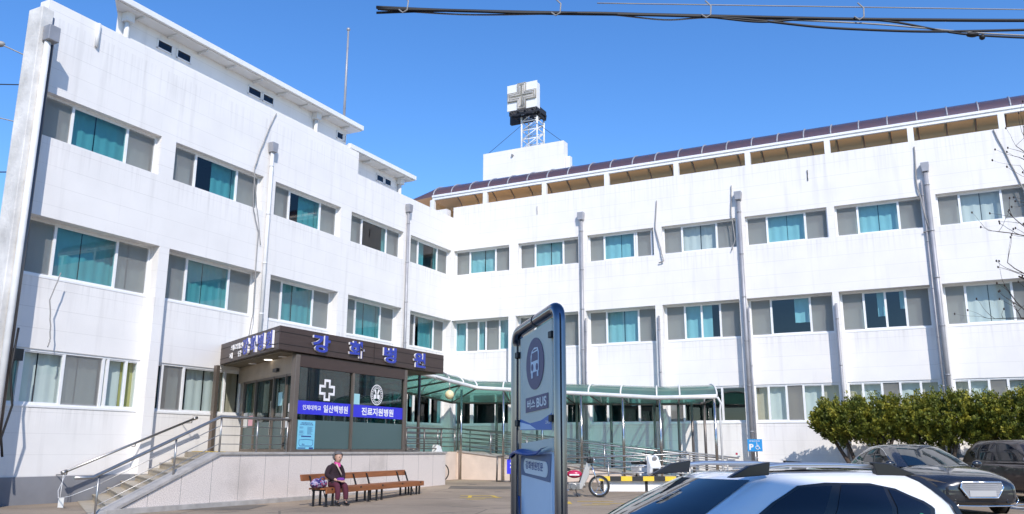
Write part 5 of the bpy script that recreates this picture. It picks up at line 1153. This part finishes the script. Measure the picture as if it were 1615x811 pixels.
# second dark car at the right edge
hatP = dict(
    sec=[(-2.2, .78, .86, .95, .40), (-2.1, .87, .98, 1.05, .30), (-1.5, .92, 1.0, 1.06, .24), (-.5, .93, .98, 1.03, .22), (.6, .93, .96, 1.02, .22), (1.1, .93, .94, 1.03, .22), (1.6, .91, .88, .98, .23), (2.0, .87, .78, .88, .25), (2.22, .72, .68, .75, .30)],
    gh=[(0, .96, 1.35, -2.0, .86, .28, .10), (.5, 1.26, .85, -1.86, .77, .24, .10), (.9, 1.48, .42, -1.66, .64, .19, .10), (1.0, 1.525, .26, -1.56, .59, .17, .10)],
    dlo=[(.08, .08), (.32, .07), (.62, .08), (.84, .18), (.92, .42), (.86, .62), (.74, .80), (.56, .87), (.36, .88), (.23, .82), (.14, .55)],
    panes=[[(.11, .11), (.42, .10), (.42, .84), (.34, .85), (.25, .79), (.16, .54)], [(.46, .10), (.72, .13), (.72, .76), (.58, .83), (.46, .84)], [(.75, .16), (.83, .22), (.89, .42), (.84, .58), (.75, .73)]],
    wx=(1.38, -1.32), wy=.905, mirror=(.80, 1.06), mw=.88, mpaint='letter_white', handles=(-.3, -1.15), hw=.93, hz=.88, crown=.7)
HAT, _, _, _, _ = car('parked_car', 'dark brown car with a white door mirror cut by the right edge', 'car', (13.6, 22.4, gz(13, 22)), R(-80), 'car_brown', hatP)

# ------------------------------------------------------------------ shrubs along the right wing
def shrub(t0, t1, s_, zlo, zhi, seed, label):
    rnd = random.Random(seed); tc_ = (t0 + t1) / 2; hw_ = (t1 - t0) / 2
    o = thing('juniper_shrub', label, 'shrub', S(s_, tc_, -1.15), FRAME_B, 'trimmed shrubs along the right wing')
    q = MB(); base = S(s_, tc_, -1.2)
    for k in range(5):
        a = rnd.uniform(-.8, .8) * hw_; mid = S(s_ + rnd.uniform(-.2, .3), tc_ + a * .45, (zlo - 1.2) / 2 + rnd.uniform(-.2, .2)); end = S(s_ + rnd.uniform(-.4, .4), tc_ + a, zlo + .35)
        q.tube([base + V((rnd.uniform(-.12, .12), rnd.uniform(-.1, .1), 0)), mid, end, end + V((rnd.uniform(-.3, .3), 0, .4))], [.10, .07, .045, .02], 8)
    q.build('trunk', 'bark', o)
    # plumes of small scales growing outwards and up from the inner limbs
    mbf = MB(); bm = mbf.bm
    for k in range(int(640 * hw_)):
        u = rnd.uniform(-1, 1); prof = max(.12, (1 - abs(u) ** 3.2)) ** .5; ph = rnd.uniform(0, math.pi * 2); rr_ = rnd.uniform(.45, 1.0)
        dz_ = math.sin(ph) * rr_; ds_ = math.cos(ph) * rr_
        h2 = (zhi - zlo) / 2 - .12
        c = S(s_ + ds_ * .85 * (.4 + .6 * prof), tc_ + u * hw_ * .97, (zlo + zhi) / 2 - .06 + dz_ * h2 * prof + .08 * math.sin(u * 9 + seed))
        out_ = (V((u * .7, -ds_ * 1.0, dz_ * .5 + .75)) + V((rnd.uniform(-1, 1), rnd.uniform(-1, 1), rnd.uniform(-.6, .8))) * .55).normalized()
        pl_ = rnd.uniform(.20, .40) * (1.25 if dz_ > .75 else 1); w0 = pl_ * .30
        for j in range(44):
            f = rnd.random() ** .8; ra = w0 * (1 - f * .8) * rnd.random() ** .5
            side = out_.cross(V((rnd.gauss(0, 1), rnd.gauss(0, 1), rnd.gauss(0, 1)))).normalized()
            p = c + out_ * (f - .35) * pl_ + side * ra
            dr = (out_ * .8 + side * .8 + V((0, 0, .2))).normalized(); ln = rnd.uniform(.045, .10)
            sd = dr.cross(V((rnd.uniform(-1, 1), rnd.uniform(-1, 1), rnd.uniform(-1, 1)))).normalized() * ln * rnd.uniform(.25, .40)
            bm.faces.new([bm.verts.new(x) for x in (p - sd * .4, p + dr * ln * .55 - sd, p + dr * ln, p + dr * ln * .55 + sd)])
    for k in range(int(12 * hw_)):     # leggy shoots on top
        u = rnd.uniform(-.85, .85); c = S(s_ + rnd.uniform(-.3, .4), tc_ + u * hw_, zhi - .12 - abs(u) * .2); hh = rnd.uniform(.12, .36)
        for j in range(26):
            f = rnd.random(); p = c + V((rnd.gauss(0, .03), rnd.gauss(0, .03), hh * f)); dr = V((rnd.uniform(-.6, .6), rnd.uniform(-.6, .6), 1)).normalized(); ln = .08 * (1.2 - f * .6); sd = dr.cross(V((rnd.uniform(-1, 1), rnd.uniform(-1, 1), 0))).normalized() * ln * .28
            bm.faces.new([bm.verts.new(x) for x in (p, p + dr * ln * .5 - sd, p + dr * ln, p + dr * ln * .5 + sd)])
    mbf.build('crown', 'needle', o)
shrub(14.8, 17.8, 1.7, .08, 1.66, 3, 'leftmost trimmed juniper, its flat end reaching left over the bare wall')
shrub(17.0, 20.0, 1.7, .0, 1.72, 5, 'middle trimmed juniper behind the dark sedan')
shrub(19.2, 22.4, 1.8, .1, 1.75, 8, 'rightmost juniper with leggy shoots behind the brown car')
q = MB(); q.sphere(S(1.6, 18.6, -.75), .7, 18, 12, (1.1, .7, .95))
for v in q.bm.verts: v.co += V((random.uniform(-1, 1), random.uniform(-1, 1), random.uniform(-1, 1))) * .05
tag(q.build('boulder', 'rock', frame=FRAME_B, base=S(1.6, 18.6, -1.2)), 'rounded grey boulder under the shrubs between the two dark cars', 'boulder')
q = MB(); q.sphere(S(1.0, 14.6, -.95), .55, 16, 10, (1.5, .8, .75))
for v in q.bm.verts: v.co += V((random.uniform(-1, 1), random.uniform(-1, 1), random.uniform(-1, 1))) * .05
tag(q.build('boulder', 'rock', frame=FRAME_B, base=S(1.0, 14.6, -1.2)), 'low grey boulder by the wall at the left end of the shrubs', 'boulder')

# ------------------------------------------------------------------ bare tree reaching in from the right
TRE = thing('bare_tree', 'leafless tree whose budding twigs reach in at the right edge', 'tree', (12.0, 17.2, gz(12, 17)))
rnd = random.Random(11); q = MB(); tw = MB(); bd = MB()
def branch(p, d, ln, r, lev):
    n_ = 5; pts = [p]; rs = [r]; dd_ = d.copy()
    for k in range(n_):
        dd_ = (dd_ + V((rnd.uniform(-1, 1), rnd.uniform(-1, 1), rnd.uniform(-.6, .9))) * .22).normalized(); pts.append(pts[-1] + dd_ * ln / n_); rs.append(r * (1 - .6 * (k + 1) / n_))
    (q if lev < 2 else tw).tube(pts, rs, 6 if lev < 2 else 4)
    if lev >= 3: tw.sphere(pts[-1], .022, 6, 4, (.8, .8, 1.3)); return
    for k in range(5 if lev < 2 else 4):
        i = rnd.randint(2, n_); nd = (dd_ * .6 + V((rnd.uniform(-1, 1), rnd.uniform(-1, 1), rnd.uniform(-.3, .8)))).normalized(); branch(pts[i], nd, ln * rnd.uniform(.45, .65), rs[i] * .7, lev + 1)
base = V((12.0, 17.2, gz(12, 17) - .05)); q.tube([base, base + V((.05, 0, 1.5)), base + V((-.02, .05, 3.2)), base + V((.1, 0, 4.6)), base + V((.15, .1, 6.4))], [.17, .14, .11, .085, .05], 10)
for z, dx, dz, ln in ((3.6, -1, .35, 1.5), (4.3, -1, .1, 1.75), (4.9, -.9, .5, 1.6), (5.6, -1, .5, 1.5), (6.2, -.8, .8, 1.6), (4.6, 1, .5, 1.8), (5.4, .9, .6, 1.7), (6.2, .4, 1, 1.5)):
    branch(base + V((.05, 0, z)), V((dx, rnd.uniform(-.4, .4), dz)).normalized(), ln, .042, 1)
q.build('trunk', 'bark', TRE); tw.build('twigs', 'twig', TRE)

# ------------------------------------------------------------------ overhead cables
CB = thing('overhead_cable', 'bundle of black overhead cables with hanging clips crossing the upper right sky', 'cable', (2, 9, 5))
def sag(pts, r, m='cable_dark'):
    P = [V(p) for p in pts]; o_ = []
    for i in range(len(P) - 1):
        for k in range(8): o_.append(P[i].lerp(P[i + 1], k / 8))
    o_.append(P[-1])
    for _ in range(6): o_ = [o_[0]] + [(o_[i - 1] + o_[i] * 2 + o_[i + 1]) / 4 for i in range(1, len(o_) - 1)] + [o_[-1]]
    q = MB(); q.tube(o_, r, 6); q.build('strand', m, CB)
sag([(-1.60, 9, 5.045), (-.9, 9, 5.01), (0, 9, 4.99), (1.2, 9, 4.97), (2.4, 9, 4.945), (4.0, 9, 4.91), (6.0, 9, 4.90), (8.5, 9, 4.93)], .020)
sag([(-1.60, 9.02, 4.985), (-.8, 9.02, 5.02), (.3, 9.03, 4.985), (1.4, 8.99, 4.955), (2.6, 9, 4.93), (3.6, 9, 4.80), (4.8, 9, 4.75), (6.2, 9, 4.79), (8.5, 9, 4.85)], .015)
sag([(-1.58, 8.98, 5.01), (-.6, 8.98, 4.995), (.2, 8.97, 4.955), (.9, 9, 4.99), (2.2, 9, 4.95), (2.9, 9, 4.86), (3.5, 9, 4.93), (4.4, 9, 4.90), (5.2, 9, 4.72), (6.2, 9, 4.67), (8.5, 9, 4.66)], .013)
sag([(-1.55, 9.03, 5.03), (-.5, 9.04, 4.965), (1.0, 9.03, 5.0), (1.8, 9.03, 4.90), (2.3, 9.03, 4.955), (4.2, 9.0, 4.86), (5.4, 9.0, 4.74), (6.2, 9, 4.70)], .010, 'cable_grey')
sag([(1.0, 9.1, 5.165), (4.0, 9.1, 5.125), (8.5, 9.1, 5.07)], .007, 'cable_grey')
for x in (-1.28, .50, 2.25, 4.03):
    q = MB(); z = 4.95 + (.05 if x < 0 else .02 if x < 1 else -.02 if x > 3 else 0); q.tube([(x, 8.96, z + .17), (x + .06, 8.95, z + .10), (x + .05, 8.94, z - .02), (x, 8.95, z - .05), (x - .05, 8.97, z)], .009, 6); q.build('cable_clip', 'cable_grey', CB)
q = MB(); q.sphere((5.35, 9, 4.72), .05, 8, 6, (1.6, .8, .6)); q.sphere((5.46, 9, 4.69), .035, 8, 6); q.build('cable_knot', 'cable_dark', CB)
for i, (a, c, r_, lb) in enumerate((((-39.6, 60, 30.4), (-34, 60, 27.8), .05, 'highest thin wire with an insulator in the sky at the left edge'), ((-40, 60, 27.06), (-30, 60, 26.9), .045, 'level thin wire second from the top at the left edge'), ((-39.6, 60, 24.5), (-30, 60, 22.2), .045, 'sloping thin wire third from the top at the left edge'), ((-39.6, 60, 20.0), (-30, 60, 20.1), .045, 'lowest thin wire passing behind the left end of the hospital'))):
    a, c = V(a), V(c); q = MB(); q.tube([a - (c - a) * 2, a, c], r_, 5)
    if i == 0: q.sphere(a, .3, 10, 8, (1.2, .8, .8))
    tag(q.build('power_wire', 'cable_dark' if i in (1, 3) else 'cable_grey', base=a), lb, 'wire', 'wires beyond the left wing')

# ------------------------------------------------------------------ unseen block added across the road so that its shadow lies over the near ground, the SUV and the bus stop
OB = thing('shade_block', 'plain grey unseen block added across the road to shade the white SUV', 'building', (4, -14, -1.79))
q = MB(); q.box((-.5, -20, -1.9), (8.2, -9, 12.5)); q.build('wall', 'brick_far', OB)
q = MB()
for k in range(2):
    for z in (1.2, 4.4, 7.6, 10.6): q.box((.7 + 4.0 * k, -9.01, z), (3.2 + 4.0 * k, -8.97, z + 1.6))
q.build('window', 'glass_tint', OB)
